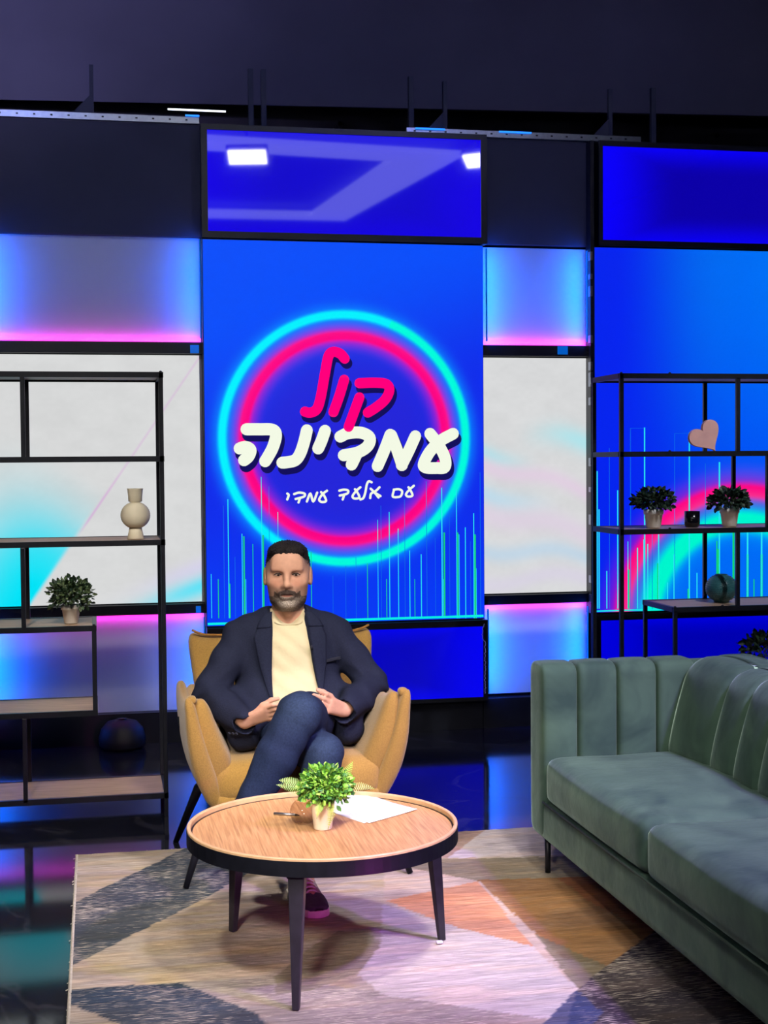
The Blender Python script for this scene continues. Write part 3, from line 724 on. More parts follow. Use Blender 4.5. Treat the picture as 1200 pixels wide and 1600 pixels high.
# ---------------------------------------------------------------- rug
def rug_material():
    m = mat('rug_pile', (.5, .5, .5), .95, attr='Col', spec=.1)
    nt = m.node_tree; N = nt.nodes; L = nt.links; b = N['Principled BSDF']
    at = [n for n in N if n.type == 'ATTRIBUTE'][0]
    tc = N.new('ShaderNodeTexCoord'); mp = N.new('ShaderNodeMapping'); mp.inputs['Scale'].default_value = (5, 90, 5)
    L.new(tc.outputs['Object'], mp.inputs['Vector'])
    n = N.new('ShaderNodeTexNoise'); n.inputs['Scale'].default_value = 1.6; n.inputs['Detail'].default_value = 5; n.inputs['Roughness'].default_value = .65
    L.new(mp.outputs['Vector'], n.inputs['Vector'])
    mr = N.new('ShaderNodeMapRange'); mr.inputs['From Min'].default_value = .3; mr.inputs['From Max'].default_value = .7; mr.inputs['To Min'].default_value = .62; mr.inputs['To Max'].default_value = 1.3
    L.new(n.outputs['Fac'], mr.inputs['Value'])
    mm = N.new('ShaderNodeMix'); mm.data_type = 'RGBA'; mm.blend_type = 'MULTIPLY'; mm.inputs['Factor'].default_value = 1
    L.new(at.outputs['Color'], mm.inputs['A']); L.new(mr.outputs['Result'], mm.inputs['B'])
    # pale woven flecks
    mp2 = N.new('ShaderNodeMapping'); mp2.inputs['Scale'].default_value = (9, 130, 5); L.new(tc.outputs['Object'], mp2.inputs['Vector'])
    n2 = N.new('ShaderNodeTexNoise'); n2.inputs['Scale'].default_value = 2.2; n2.inputs['Detail'].default_value = 3; L.new(mp2.outputs['Vector'], n2.inputs['Vector'])
    n3 = N.new('ShaderNodeTexNoise'); n3.inputs['Scale'].default_value = 3.0; n3.inputs['Detail'].default_value = 2; L.new(tc.outputs['Object'], n3.inputs['Vector'])
    ad = N.new('ShaderNodeMath'); ad.operation = 'MULTIPLY_ADD'; ad.inputs[1].default_value = .55; L.new(n3.outputs['Fac'], ad.inputs[0]); L.new(n2.outputs['Fac'], ad.inputs[2])
    r2_ = N.new('ShaderNodeMapRange'); r2_.inputs['From Min'].default_value = .845; r2_.inputs['From Max'].default_value = .92; L.new(ad.outputs[0], r2_.inputs['Value'])
    fl = N.new('ShaderNodeMath'); fl.operation = 'MULTIPLY'; L.new(r2_.outputs['Result'], fl.inputs[0]); L.new(at.outputs['Alpha'], fl.inputs[1])
    m2 = N.new('ShaderNodeMix'); m2.data_type = 'RGBA'; m2.inputs['B'].default_value = (*rgb(196, 186, 172), 1)
    L.new(fl.outputs[0], m2.inputs['Factor']); L.new(mm.outputs['Result'], m2.inputs['A']); L.new(m2.outputs['Result'], b.inputs['Base Color'])
    bp = N.new('ShaderNodeBump'); bp.inputs['Strength'].default_value = .5; bp.inputs['Distance'].default_value = .004
    L.new(n.outputs['Fac'], bp.inputs['Height']); L.new(bp.outputs['Normal'], b.inputs['Normal'])
    return m
rug_material()
RX0, RX1, RY0, RY1 = -.10, 2.75, 2.75, 5.655
nx, ny = 300, 300
X, Yg = np.meshgrid(np.linspace(RX0, RX1, nx + 1), np.linspace(RY0, RY1, ny + 1)); X = X.ravel(); Yg = Yg.ravel()
wob = (vnoise(X * 14, Yg * 60, 2) - .5) * .010
Xw = X + wob; Yw = Yg + (vnoise(X * 30, Yg * 30, 5) - .5) * .005
C = np.tile(lin((176, 164, 152)), (len(X), 1)); A = np.full(len(X), .12)
n1 = vnoise(X * 3, Yg * 9, 1); n2 = vnoise(X * 6, Yg * 22, 4)
C *= (.80 + .38 * n1)[:, None]; C = mixc(C, lin((176, 158, 120)), smooth01(.55, .9, n2) * .6)
def region(poly, col, a=1., fl=.12, soft=None):
    global C
    P = [onZ(*p) for p in poly]; m = inpoly(Xw, Yw, P); w = m * a
    C = mixc(C, np.asarray(lin(col)), w * (.85 + .15 * n1)); A[m] = fl
region([(600, 1360), (900, 1340), (1250, 1290), (1250, 1600), (900, 1552), (832, 1485), (600, 1420)], (188, 170, 158))
region([(122, 1413), (160, 1393), (230, 1360), (290, 1330), (330, 1312), (520, 1300), (470, 1332), (400, 1363), (313, 1413), (207, 1467), (117, 1513), (60, 1540), (60, 1440)], (50, 66, 82), 1, 1)
region([(60, 1553), (113, 1553), (277, 1541), (400, 1590), (460, 1640), (300, 1700), (200, 1612), (113, 1577), (60, 1565)], (46, 64, 84), 1, .9)
region([(277, 1541), (430, 1535), (620, 1560), (860, 1530), (1000, 1700), (500, 1700), (400, 1590)], (150, 142, 140), .8, 1)
region([(427, 1535), (480, 1490), (530, 1460), (575, 1462), (596, 1480), (585, 1508), (552, 1530), (480, 1556), (430, 1560)], (136, 130, 106), .85, .2)
region([(560, 1330), (699, 1346), (763, 1298), (640, 1290), (560, 1300)], (164, 132, 120), .8)
region([(699, 1346), (763, 1298), (860, 1280), (960, 1300), (880, 1341)], (196, 186, 190), .9)
region([(645, 1349), (880, 1343), (960, 1330), (990, 1380), (933, 1377), (747, 1381), (640, 1362)], (126, 118, 98), .9)
region([(603, 1413), (747, 1382), (832, 1485), (700, 1450)], (204, 142, 104), .9)
region([(747, 1380), (933, 1375), (1060, 1380), (1090, 1420), (1021, 1461), (955, 1519), (880, 1503), (837, 1466)], (146, 106, 60), .95)
region([(870, 1376), (960, 1374), (1060, 1380), (1090, 1420), (1021, 1461), (930, 1420)], (164, 92, 60), .55)
region([(837, 1466), (955, 1519), (901, 1551), (880, 1525)], (118, 112, 92), .9)
region([(597, 1418), (700, 1450), (832, 1485), (901, 1551), (860, 1600), (600, 1562), (560, 1530), (596, 1480)], (196, 188, 186), .9, .5)
region([(1021, 1461), (1100, 1420), (1400, 1480), (1400, 1900), (864, 1700), (901, 1551)], (46, 44, 58), 1, 1)
region([(901, 1551), (940, 1590), (890, 1660), (800, 1660)], (62, 74, 112), .9, .6)
n4 = vnoise(X * 2.2 + 3, Yg * 6, 12); n5 = vnoise(X * 5, Yg * 34, 13)
C = C * (1 + np.array([-.28, -.30, -.26])[None] * (smooth01(.5, .85, n4) * .8)[:, None]) * (1 + np.array([.18, .10, -.02])[None] * (smooth01(.45, .8, n5) * .8)[:, None])
C = np.clip(C * (.84 + .32 * vnoise(X * 9, Yg * 80, 8))[:, None], 0, 1)
Zt = .011 + .003 * vnoise(X * 40, Yg * 120, 3)
t = thing('area_rug', 'large patterned rug of grey, navy and ochre shapes under the coffee table', 'rug', ((RX0 + RX1) / 2, (RY0 + RY1) / 2, 0))
i = np.arange(nx * ny); a = i // nx * (nx + 1) + i % nx
o = raw('pile', np.stack([X, Yg, Zt], 1), np.stack([a, a + 1, a + nx + 2, a + nx + 1], 1), MATS['rug_pile'], t)
setcol(o, np.concatenate([C, A[:, None]], 1))
mat('rug_backing', rgb(196, 188, 172), .95, var=.15, vscale=60)
MB().box(RX0, RX1, RY0, RY1, .001, .0105).build('backing', MATS['rug_backing'], t)
m = MB(); rng = random.Random(8)
for k in range(420):
    x = RX0 + (RX1 - RX0) * k / 420 + rng.uniform(-.003, .003); l = rng.uniform(.008, .024)
    m.bar((x, RY1 - .004, .010), (x + rng.uniform(-.006, .006), RY1 + l, .003 + rng.uniform(0, .004)), .004, .003)
for k in range(60):
    y = RY0 + (RY1 - RY0) * rng.random(); m.bar((RX0 + .003, y, .010), (RX0 - rng.uniform(.004, .014), y + rng.uniform(-.01, .01), .003), .003, .002)
tag(m.build('fringe', MATS['rug_backing'], t), kind='stuff')
MB().tube([(RX0, RY0, .009), (RX0, RY1, .009)], .006, 6).build('side_binding', MATS['rug_backing'], t)

# ---------------------------------------------------------------- coffee table
def table_wood():
    m = mat('table_oak', rgb(196, 150, 104), .36, spec=.35)
    nt = m.node_tree; N = nt.nodes; L = nt.links; b = N['Principled BSDF']
    tc = N.new('ShaderNodeTexCoord'); mp = N.new('ShaderNodeMapping'); mp.inputs['Scale'].default_value = (55, 2.0, 1); mp.inputs['Rotation'].default_value = (0, 0, math.radians(9))
    L.new(tc.outputs['Object'], mp.inputs['Vector'])
    n = N.new('ShaderNodeTexNoise'); n.inputs['Scale'].default_value = 3; n.inputs['Detail'].default_value = 8; n.inputs['Distortion'].default_value = .25; L.new(mp.outputs['Vector'], n.inputs['Vector'])
    cr = N.new('ShaderNodeValToRGB'); e = cr.color_ramp.elements
    e[0].position = .3; e[0].color = (*rgb(164, 118, 76), 1); e[1].position = .68; e[1].color = (*rgb(206, 162, 114), 1)
    q = e.new(.48); q.color = (*rgb(190, 142, 96), 1)
    L.new(n.outputs['Fac'], cr.inputs['Fac']); L.new(cr.outputs['Color'], b.inputs['Base Color'])
    bp = N.new('ShaderNodeBump'); bp.inputs['Strength'].default_value = .06; bp.inputs['Distance'].default_value = .002
    L.new(n.outputs['Fac'], bp.inputs['Height']); L.new(bp.outputs['Normal'], b.inputs['Normal'])
    return m
table_wood()
mat('table_lip', rgb(206, 168, 128), .4, var=.12, vscale=30)
TX, TY, TR = .664, 4.285, .416
t = thing('coffee_table', 'round coffee table with oak tray top, black rim and three black legs', 'table', (TX, TY, .014))
MB().lathe((TX, TY, 0), [(TR - .015, .398), (TR - .012, .426), (.003, .4262)], 96).build('table_top', MATS['table_oak'], t)
MB().lathe((TX, TY, 0), [(TR - .02, .388), (TR, .390), (TR, .434), (TR - .004, .436), (TR - .004, .395), (TR - .02, .395), (TR - .02, .388)], 96, caps=False).build('rim_band', MATS['black_metal'], t, smooth=False)
MB().lathe((TX, TY, 0), [(TR - .013, .424), (TR - .013, .440), (TR - .010, .4425), (TR - .003, .4425), (TR - .001, .440), (TR - .001, .430)], 96, caps=False).build('rim_lip', MATS['table_lip'], t)
MB().lathe((TX, TY, 0), [(TR - .0185, .4258), (TR - .0185, .4272), (TR - .0132, .4272), (TR - .0132, .4258)], 96, caps=False).build('rim_groove', MATS['black_metal'], t)
for k, ang in enumerate((128, 13, 250)):
    a = math.radians(ang); ca, sa = math.cos(a), math.sin(a); tx, ty = -sa, ca
    mb = MB(); r0, r1 = TR - .045, TR - .008
    def pt(r, tt, z): return (TX + ca * r + tx * tt, TY + sa * r + ty * tt, z)
    V = [pt(r0 - .018, -.024, .392), pt(r0 + .022, -.024, .392), pt(r0 + .022, .024, .392), pt(r0 - .018, .024, .392),
         pt(r1 - .012, -.010, .014), pt(r1 + .010, -.010, .014), pt(r1 + .010, .010, .014), pt(r1 - .012, .010, .014)]
    mb.add(V, [(0, 1, 2, 3), (7, 6, 5, 4), (4, 5, 1, 0), (5, 6, 2, 1), (6, 7, 3, 2), (7, 4, 0, 3)]).build('leg', MATS['leg_steel'], t, bevel=.003)
    MB().box(TX + ca * (r0 - .02) - .04, TX + ca * (r0 - .02) + .04, TY + sa * (r0 - .02) - .04, TY + sa * (r0 - .02) + .04, .382, .39).build('mount_plate', MATS['black_metal'], t)
# bit of white tape at one leg
x, y = onZ(691, 1473, .014)
tag(raw('tape_scrap', *cushion((x - .012, y - .012, .021), (.022, .014, .010), .004, n=(4, 4, 3)), MATS['white_panel'], smooth=True), 'tiny scrap of white tape at the foot of the right table leg', 'tape')

# things on the table
TZ = .4264
t = thing('potted_fern', 'bright green leafy plant with fern fronds in a white pot on the coffee table', 'plant', (.661, 4.262, TZ))
px_, py_ = .661, 4.262
mat('cream_pot', rgb(238, 234, 216), .5, var=.05, vscale=20)
p = MB().lathe((px_, py_, TZ), [(.026, 0), (.028, .003), (.037, .080), (.039, .086), (.036, .086), (.033, .070)], 32).build('pot', MATS['cream_pot'], t, smooth=True)
MB().lathe((px_, py_, TZ + .064), [(.033, 0), (.02, .006), (.003, .007)], 16).build('soil', MATS['soil'], p)
mat('leaf_bright', rgb(110, 170, 60), .45, attr='Col', var=.25, vscale=70)
rng = random.Random(21)
tag(stems(rng, (px_, py_, TZ + .07), (px_, py_, TZ + .125), .06, 22, .0014).build('stems', MATS['stem'], t), kind='stuff')
V, F, Cc = leafy(rng, (px_ + .008, py_ - .008, TZ + .130), .080, 1000, .0190, [(140, 194, 70), (116, 174, 60), (166, 212, 92), (86, 146, 56), (66, 120, 58)], .80, -.75)
o = raw('foliage', V, F, MATS['leaf_bright'], t); setcol(o, Cc); tag(o, kind='stuff')
def frond(pts, wmax, col, parent, seed):
    rng = random.Random(seed); V = []; F = []; Cc = []
    P = [Vector(q) for q in pts]; n = 26; S = []
    for i in range(n + 1):
        u = i / n; a = P[0].lerp(P[1], u); b = P[1].lerp(P[2], u); S.append(a.lerp(b, u))
    for i in range(1, n):
        d = (S[i + 1] - S[i - 1]).normalized(); s = d.cross(Vector((0.15, -.8, .6))).normalized(); w = wmax * math.sin(math.pi * min(1, (.12 + i / n * .9))) ** .8 * rng.uniform(.9, 1.1)
        for sg in (-1, 1):
            b0 = len(V); e = S[i] + s * sg * w + d * w * .3; q = d * .0017
            V += [S[i] - q, S[i] + q, e + q * .4, e - q * .4]; F.append((b0, b0 + 1, b0 + 2, b0 + 3)); k = rng.uniform(.8, 1.15); Cc += [tuple(c * k for c in lin(col))] * 4
    for i in range(n):
        b0 = len(V); r = Vector((.0009, 0, 0)); V += [S[i] - r, S[i] + r, S[i + 1] + r, S[i + 1] - r]; F.append((b0, b0 + 1, b0 + 2, b0 + 3)); Cc += [tuple(lin((120, 140, 50)))] * 4
    o = raw('fern_frond', V, F, MATS['leaf_bright'], parent); setcol(o, Cc)
top = (px_, py_, TZ + .075)
frond([top, (px_ + .06, py_ - .03, TZ + .15), (px_ + .092, py_ - .02, TZ + .208)], .020, (150, 196, 84), t, 1)
frond([top, (px_ + .09, py_ - .01, TZ + .15), (px_ + .165, py_ + .0, TZ + .112)], .017, (168, 184, 92), t, 2)
frond([top, (px_ - .07, py_ - .02, TZ + .16), (px_ - .138, py_ - .01, TZ + .158)], .019, (150, 190, 90), t, 3)
frond([top, (px_ - .08, py_ + .02, TZ + .13), (px_ - .142, py_ + .02, TZ + .138)], .016, (140, 176, 84), t, 4)
frond([top, (px_ + .03, py_ - .095, TZ + .12), (px_ + .004, py_ - .075, TZ + .016)], .017, (178, 196, 90), t, 5)
frond([top, (px_ - .02, py_ - .09, TZ + .12), (px_ - .030, py_ - .075, TZ + .050)], .015, (170, 200, 96), t, 6)
# smoked glass bowl
mg = bpy.data.materials.new('smoked_glass'); mg.use_nodes = True; gn = mg.node_tree.nodes; gl = mg.node_tree.links; gn.clear()
go_ = gn.new('ShaderNodeOutputMaterial'); gm = gn.new('ShaderNodeMixShader'); gt = gn.new('ShaderNodeBsdfTransparent'); gg = gn.new('ShaderNodeBsdfGlossy'); gf = gn.new('ShaderNodeLayerWeight'); gp = gn.new('ShaderNodeMath'); gp.operation = 'POWER'; gp.inputs[1].default_value = 3; gs = gn.new('ShaderNodeMath'); gs.operation = 'MULTIPLY_ADD'; gs.inputs[1].default_value = .35; gs.inputs[2].default_value = .04
gt.inputs['Color'].default_value = (.84, .79, .72, 1); gg.inputs['Roughness'].default_value = .04; gl.new(gf.outputs['Facing'], gp.inputs[0]); gl.new(gp.outputs[0], gs.inputs[0])
gl.new(gs.outputs[0], gm.inputs[0]); gl.new(gt.outputs[0], gm.inputs[1]); gl.new(gg.outputs[0], gm.inputs[2]); gl.new(gm.outputs[0], go_.inputs['Surface'])
t = thing('glass_vase', 'small round smoked glass vase behind the plant on the coffee table', 'vase', (.612, 4.345, TZ))
pr = [(.024, 0), (.034, .008), (.041, .026), (.041, .042), (.034, .058), (.026, .066), (.024, .069)]
MB().lathe((.612, 4.345, TZ + .0005), [(.004, 0)] + pr, 36, caps=False).build('glass_body', mg, t, smooth=True)
# pen and sheets
t = thing('pen', 'thin silver pen lying beside the glass vase on the coffee table', 'pen', (.555, 4.45, TZ))
MB().tube([(.535, 4.463, TZ + .0045), (.60, 4.43, TZ + .0045)], .0042, 10).build('barrel', MATS['aluminium'], t, smooth=True)
MB().tube([(.60, 4.43, TZ + .0045), (.612, 4.424, TZ + .0035)], [.004, .001], 10).build('tip', MATS['black_metal'], t, smooth=True)
def paper_mat():
    m = mat('printed_paper', rgb(240, 238, 240), .8)
    nt = m.node_tree; N = nt.nodes; L = nt.links; b = N['Principled BSDF']
    at = N.new('ShaderNodeTexCoord'); sp = N.new('ShaderNodeSeparateXYZ'); L.new(at.outputs['UV'], sp.inputs[0])
    w = N.new('ShaderNodeMath'); w.operation = 'MULTIPLY'; w.inputs[1].default_value = 26; L.new(sp.outputs['Y'], w.inputs[0])
    f = N.new('ShaderNodeMath'); f.operation = 'FRACT'; L.new(w.outputs[0], f.inputs[0])
    g = N.new('ShaderNodeMath'); g.operation = 'LESS_THAN'; g.inputs[1].default_value = .45; L.new(f.outputs[0], g.inputs[0])
    mp = N.new('ShaderNodeMapping'); mp.inputs['Scale'].default_value = (34, 26, 1); L.new(at.outputs['UV'], mp.inputs['Vector'])
    n = N.new('ShaderNodeTexNoise'); n.inputs['Scale'].default_value = 1.; n.inputs['Detail'].default_value = 4; L.new(mp.outputs['Vector'], n.inputs['Vector'])
    t1 = N.new('ShaderNodeMath'); t1.operation = 'GREATER_THAN'; t1.inputs[1].default_value = .47; L.new(n.outputs['Fac'], t1.inputs[0])
    mu = N.new('ShaderNodeMath'); mu.operation = 'MULTIPLY'; L.new(g.outputs[0], mu.inputs[0]); L.new(t1.outputs[0], mu.inputs[1])
    # margins
    prev = mu.outputs[0]
    for ax in ('X', 'Y'):
        a = N.new('ShaderNodeMath'); a.operation = 'SUBTRACT'; a.inputs[1].default_value = .5; L.new(sp.outputs[ax], a.inputs[0])
        c = N.new('ShaderNodeMath'); c.operation = 'ABSOLUTE'; L.new(a.outputs[0], c.inputs[0])
        d = N.new('ShaderNodeMath'); d.operation = 'LESS_THAN'; d.inputs[1].default_value = .40; L.new(c.outputs[0], d.inputs[0])
        e = N.new('ShaderNodeMath'); e.operation = 'MULTIPLY'; L.new(prev, e.inputs[0]); L.new(d.outputs[0], e.inputs[1]); prev = e.outputs[0]
    mx = N.new('ShaderNodeMix'); mx.data_type = 'RGBA'; mx.inputs['A'].default_value = (*rgb(240, 238, 240), 1); mx.inputs['B'].default_value = (*rgb(176, 176, 190), 1)
    L.new(prev, mx.inputs['Factor']); L.new(mx.outputs['Result'], b.inputs['Base Color'])
    return m
paper_mat()
def sheet(P, z, label):
    """four corners on the table, gently curled"""
    P = [Vector((*p, 0)) for p in P]; n = 12; V = []; F = []; UV = []
    for i in range(n + 1):
        for j in range(n + 1):
            u, v = i / n, j / n; q = P[0].lerp(P[1], u).lerp(P[3].lerp(P[2], u), v)
            V.append((q.x, q.y, z + .004 * max(0, (u - .7)) ** 1 + .003 * (v - .5) ** 2)); UV.append((u, v))
    for i in range(n):
        for j in range(n):
            a = i * (n + 1) + j; F.append((a, a + n + 1, a + n + 2, a + 1))
    t = thing('paper_sheet', label, 'paper', (P[0].x, P[0].y, z))
    o = raw('sheet', V, F, MATS['printed_paper'], t, smooth=True, solidify=.0006)
    ul = o.data.uv_layers.new(name='UVMap')
    for lp in o.data.loops: ul.data[lp.index].uv = UV[lp.vertex_index]
sheet([(.81, 4.284), (.992, 4.416), (.838, 4.690), (.655, 4.56)], TZ + .0022, 'white printed sheet lying on top beside the plant on the coffee table')
sheet([(.795, 4.292), (.977, 4.43), (.86, 4.70), (.66, 4.575)], TZ + .0004, 'second white printed sheet just under the top one on the coffee table')

# ---------------------------------------------------------------- sofa
def velvet():
    m = mat('green_velvet', rgb(54, 74, 64), .8, sheen=1.0, spec=.12)
    nt = m.node_tree; N = nt.nodes; L = nt.links; b = N['Principled BSDF']
    b.inputs['Sheen Tint'].default_value = (*rgb(176, 204, 190), 1); b.inputs['Sheen Roughness'].default_value = .32
    tc = N.new('ShaderNodeTexCoord'); n = N.new('ShaderNodeTexNoise'); n.inputs['Scale'].default_value = 4.5; n.inputs['Detail'].default_value = 3; n.inputs['Distortion'].default_value = .8
    L.new(tc.outputs['Object'], n.inputs['Vector'])
    cr = N.new('ShaderNodeValToRGB'); e = cr.color_ramp.elements; e[0].position = .32; e[0].color = (*rgb(53, 75, 68), 1); e[1].position = .62; e[1].color = (*rgb(78, 104, 88), 1)
    L.new(n.outputs['Fac'], cr.inputs['Fac']); L.new(cr.outputs['Color'], b.inputs['Base Color'])
    n2 = N.new('ShaderNodeTexNoise'); n2.inputs['Scale'].default_value = 9; n2.inputs['Detail'].default_value = 3; L.new(tc.outputs['Object'], n2.inputs['Vector'])
    bp = N.new('ShaderNodeBump'); bp.inputs['Strength'].default_value = .22; bp.inputs['Distance'].default_value = .02
    L.new(n2.outputs['Fac'], bp.inputs['Height']); L.new(bp.outputs['Normal'], b.inputs['Normal'])
    return m
VEL = velvet()
SX0, SX1, SY0, SY1 = 1.600, 2.50, 2.86, 5.155
t = thing('sofa', 'green velvet sofa with channel-tufted arm and back on thin black legs', 'sofa', (2.05, 4.0, 0))
V, F = cushion(((SX0 + SX1) / 2, (SY0 + SY1) / 2, .212), (SX1 - SX0, SY1 - SY0, .144), .02, n=(10, 16, 6)); raw('base_frame', V, F, VEL, t, smooth=True)
for y0, y1 in ((4.02, 4.985), (3.045, 4.01)):
    def fn(P, u):
        P = P.copy(); w = vnoise(P[:, 0] * 5 + y0 * 7, P[:, 1] * 5, 3) - .5
        P[:, 2] += np.where(u[:, 2] > 0, .012 * w * (1 - u[:, 0] ** 4), 0); return P
    V, F = cushion(((1.600 + 2.19) / 2, (y0 + y1) / 2, .369), (2.19 - 1.600, y1 - y0, .172), (.045, .045, .040), (.012, .004, .018), n=(24, 30, 12), fn=fn)
    raw('seat_cushion', V, F, VEL, t, smooth=True)
# far and near arm: outer body + channels on the inner face that roll over the top
for yo, yi, sg in ((5.150, 4.985, 1), (2.865, 3.03, -1)):
    V, F = cushion((2.045, (yo * .62 + yi * .38), .50), (.88, abs(yo - yi) * .62, .56), .03, n=(12, 6, 12)); raw('arm_body', V, F, VEL, t, smooth=True)
    xs = [1.594, 1.735, 1.890, 2.046, 2.200]
    for i in range(4):
        V, F = cushion(((xs[i] + xs[i + 1]) / 2, (yo + yi) / 2 - sg * .002, .471), (xs[i + 1] - xs[i] + .001, abs(yo - yi), .644), (.014, .045, .040), (.0, .012, .003), n=(14, 12, 22))
        raw('arm_channel', V, F, VEL, t, smooth=True)
# back: leaning channels; the corner one wraps round
V, F = cushion((2.42, (SY0 + SY1) / 2, .50), (.16, SY1 - SY0 - .02, .58), .03, n=(6, 24, 12)); raw('back_body', V, F, VEL, t, smooth=True)
def lean(P, u):
    P = P.copy(); k = (u[:, 2] + 1) / 2; P[:, 0] += (.10 * k ** 1.3) * np.where(u[:, 0] < 0, 1, .4); return P
ye = [4.985, 4.66, 4.475, 4.29, 4.105, 3.92, 3.735, 3.55, 3.365, 3.20, 3.03]
for i in range(len(ye) - 1):
    y0, y1 = ye[i + 1], ye[i]
    def fn(P, u, i=i):
        P = lean(P, u)
        if i == 0:
            k = np.clip((u[:, 1] + 1) / 2, 0, 1); P[:, 0] += -.02 * k * (u[:, 0] < 0) ; P[:, 2] += .008 * np.sin(k * 3.14) * (u[:, 2] > 0)
        return P
    V, F = cushion(((2.09 + 2.40) / 2, (y0 + y1) / 2, .605), (.31, y1 - y0 + .001, .400), (.075, .020, .075), (.014, .0, .004), n=(14, 14, 18), fn=fn)
    raw('back_channel', V, F, VEL, t, smooth=True)
for x, y in ((1.622, 5.01), (2.47, 5.01), (1.622, 3.0), (2.47, 3.0)):
    zb = .0145
    MB().tube([(x, y, .145), (x, y, zb)], [.012, .010], 12).build('leg', MATS['black_metal'], t, smooth=True)
mat('velvet_piping', rgb(52, 70, 62), .7, var=.15, vscale=20)
MB().tube([(1.597, 4.99, .285), (1.594, 3.04, .285)], .004, 6).build('seam_piping', MATS['velvet_piping'], t, smooth=True)

# ---------------------------------------------------------------- armchair
mustard = mat('mustard_fabric', rgb(150, 116, 60), .9, sheen=.25, var=.14, vscale=190, bump=.25, bscale=260, spec=.2)
mat('mustard_piping', rgb(146, 102, 44), .9, var=.2, vscale=60)
CX, CY = .706, 5.40
t = thing('armchair', 'mustard fabric armchair with flared arms and black legs behind the coffee table', 'armchair', (CX, CY, 0))
V, F = cushion((CX, 5.40, .385), (.62, .62, .15), .055, (.01, .02, .02), n=(20, 20, 10)); raw('seat_cushion', V, F, mustard, t, smooth=True)
V, F = cushion((CX, 5.38, .318), (.60, .58, .06), .02, n=(10, 10, 4)); raw('seat_shell', V, F, mustard, t, smooth=True)
MB().box(CX - .27, CX + .27, 5.14, 5.64, .268, .292).build('under_frame', MATS['black_metal'], t, bevel=.006)
def arm(sg, inner):
    # local: x thickness, y depth, z height; leans outwards, leaf-shaped front, pinched ear at the front top
    def fn(P, u):
        P = P.copy(); k = (u[:, 2] + 1) / 2; f = (1 - u[:, 1]) / 2
        th = 1.0 - .52 * np.clip((k - .35) / .65, 0, 1) ** 1.3 - .25 * np.clip((.3 - k) / .3, 0, 1)
        P[:, 0] = P[:, 0] * th + sg * (-.055 + .135 * k ** .8 - .03 * k ** 3)
        P[:, 1] += -.03 * np.sin(k * math.pi) * f + .05 * (1 - k) * f
        ear = np.clip((k - .80) / .2, 0, 1) ** 2 * np.clip((f - .80) / .2, 0, 1) ** 2
        P[:, 2] += .030 * ear - .055 * np.clip((k - .5) / .5, 0, 1) * np.sin(np.clip(1 - f, 0, 1) * math.pi * .9) * .5
        P[:, 0] += sg * .012 * ear
        return P
    if inner: return cushion((CX + sg * .300, 5.37, .510), (.110, .56, .36), .045, (.020, .0, .0), n=(10, 22, 18), fn=fn)
    return cushion((CX + sg * .342, 5.385, .490), (.075, .64, .405), .030, (.012, .0, .0), n=(10, 24, 20), fn=fn)
for sg in (-1, 1):
    V, F = arm(sg, False); o = raw('arm_shell', V, F, mustard, t, smooth=True)
    V, F = arm(sg, True); raw('arm_pad', V, F, mustard, t, smooth=True)
    # piping between pad and shell along the front edge
    pts = []
    for k in np.linspace(.02, .98, 16):
        x = CX + sg * (.326 - .055 + .135 * k ** .8 - .03 * k ** 3 + .004); pts.append((x, 5.098 - .03 * math.sin(k * math.pi) + .05 * (1 - k), .325 + .375 * k))
    MB().tube(pts, .005, 6).build('piping', MATS['mustard_piping'], o, smooth=True)
    # little button-like ear
    raw('arm_ear', *cushion((CX + sg * .388, 5.10, .698), (.036, .05, .030), .014, n=(6, 6, 6)), mustard, t, smooth=True)
def backfn(P, u):
    P = P.copy(); k = (u[:, 2] + 1) / 2
    P[:, 1] += .16 * k - .05; P[:, 0] *= .86 + .14 * k
    ear = np.clip((k - .85) / .15, 0, 1) ** 2 * np.clip((np.abs(u[:, 0]) - .8) / .2, 0, 1) ** 2; P[:, 2] += .028 * ear - .012 * k * (1 - u[:, 0] ** 2)
    P[:, 1] -= .05 * np.abs(u[:, 0]) ** 3 * (1 - k * .3)
    return P
V, F = cushion((CX + .02, 5.70, .620), (.76, .13, .465), .045, (.0, .02, .0), n=(24, 10, 20), fn=backfn); bk_ = raw('backrest', V, F, mustard, t, smooth=True)
pts = []
for u in np.linspace(-1, 1, 31):
    e = max(0, (abs(u) - .8) / .2) ** 2; pts.append((CX + .02 + u * .362, 5.70 + .06 - .035 * abs(u) ** 3, .856 + .020 * e - .012 * (1 - u * u)))
MB().tube(pts, .005, 6).build('piping', MATS['mustard_piping'], bk_, smooth=True)
for sx, sy in ((-1, -1), (1, -1), (-1, 1), (1, 1)):
    x0, y0 = CX + sx * .30, CY - .02 + sy * .19; x1, y1 = CX + sx * .415, (5.115 if sy < 0 else 5.80)
    MB().tube([(x0, y0, .285), (x0 + (x1 - x0) * .25, y0 + (y1 - y0) * .25, .262), (x1, y1, .0145 if y1 < RY1 else 0)], [.018, .020, .011], 10).build('leg', MATS['black_metal'], t, smooth=True)
    if sy < 0:
        MB().tube([(x0, y0, .285), (CX + sx * .345, 5.30, .36), (CX + sx * .385, 5.34, .47), (CX + sx * .415, 5.42, .58)], [.016, .015, .013, .01], 8).build('arm_bracket', MATS['black_metal'], t, smooth=True)

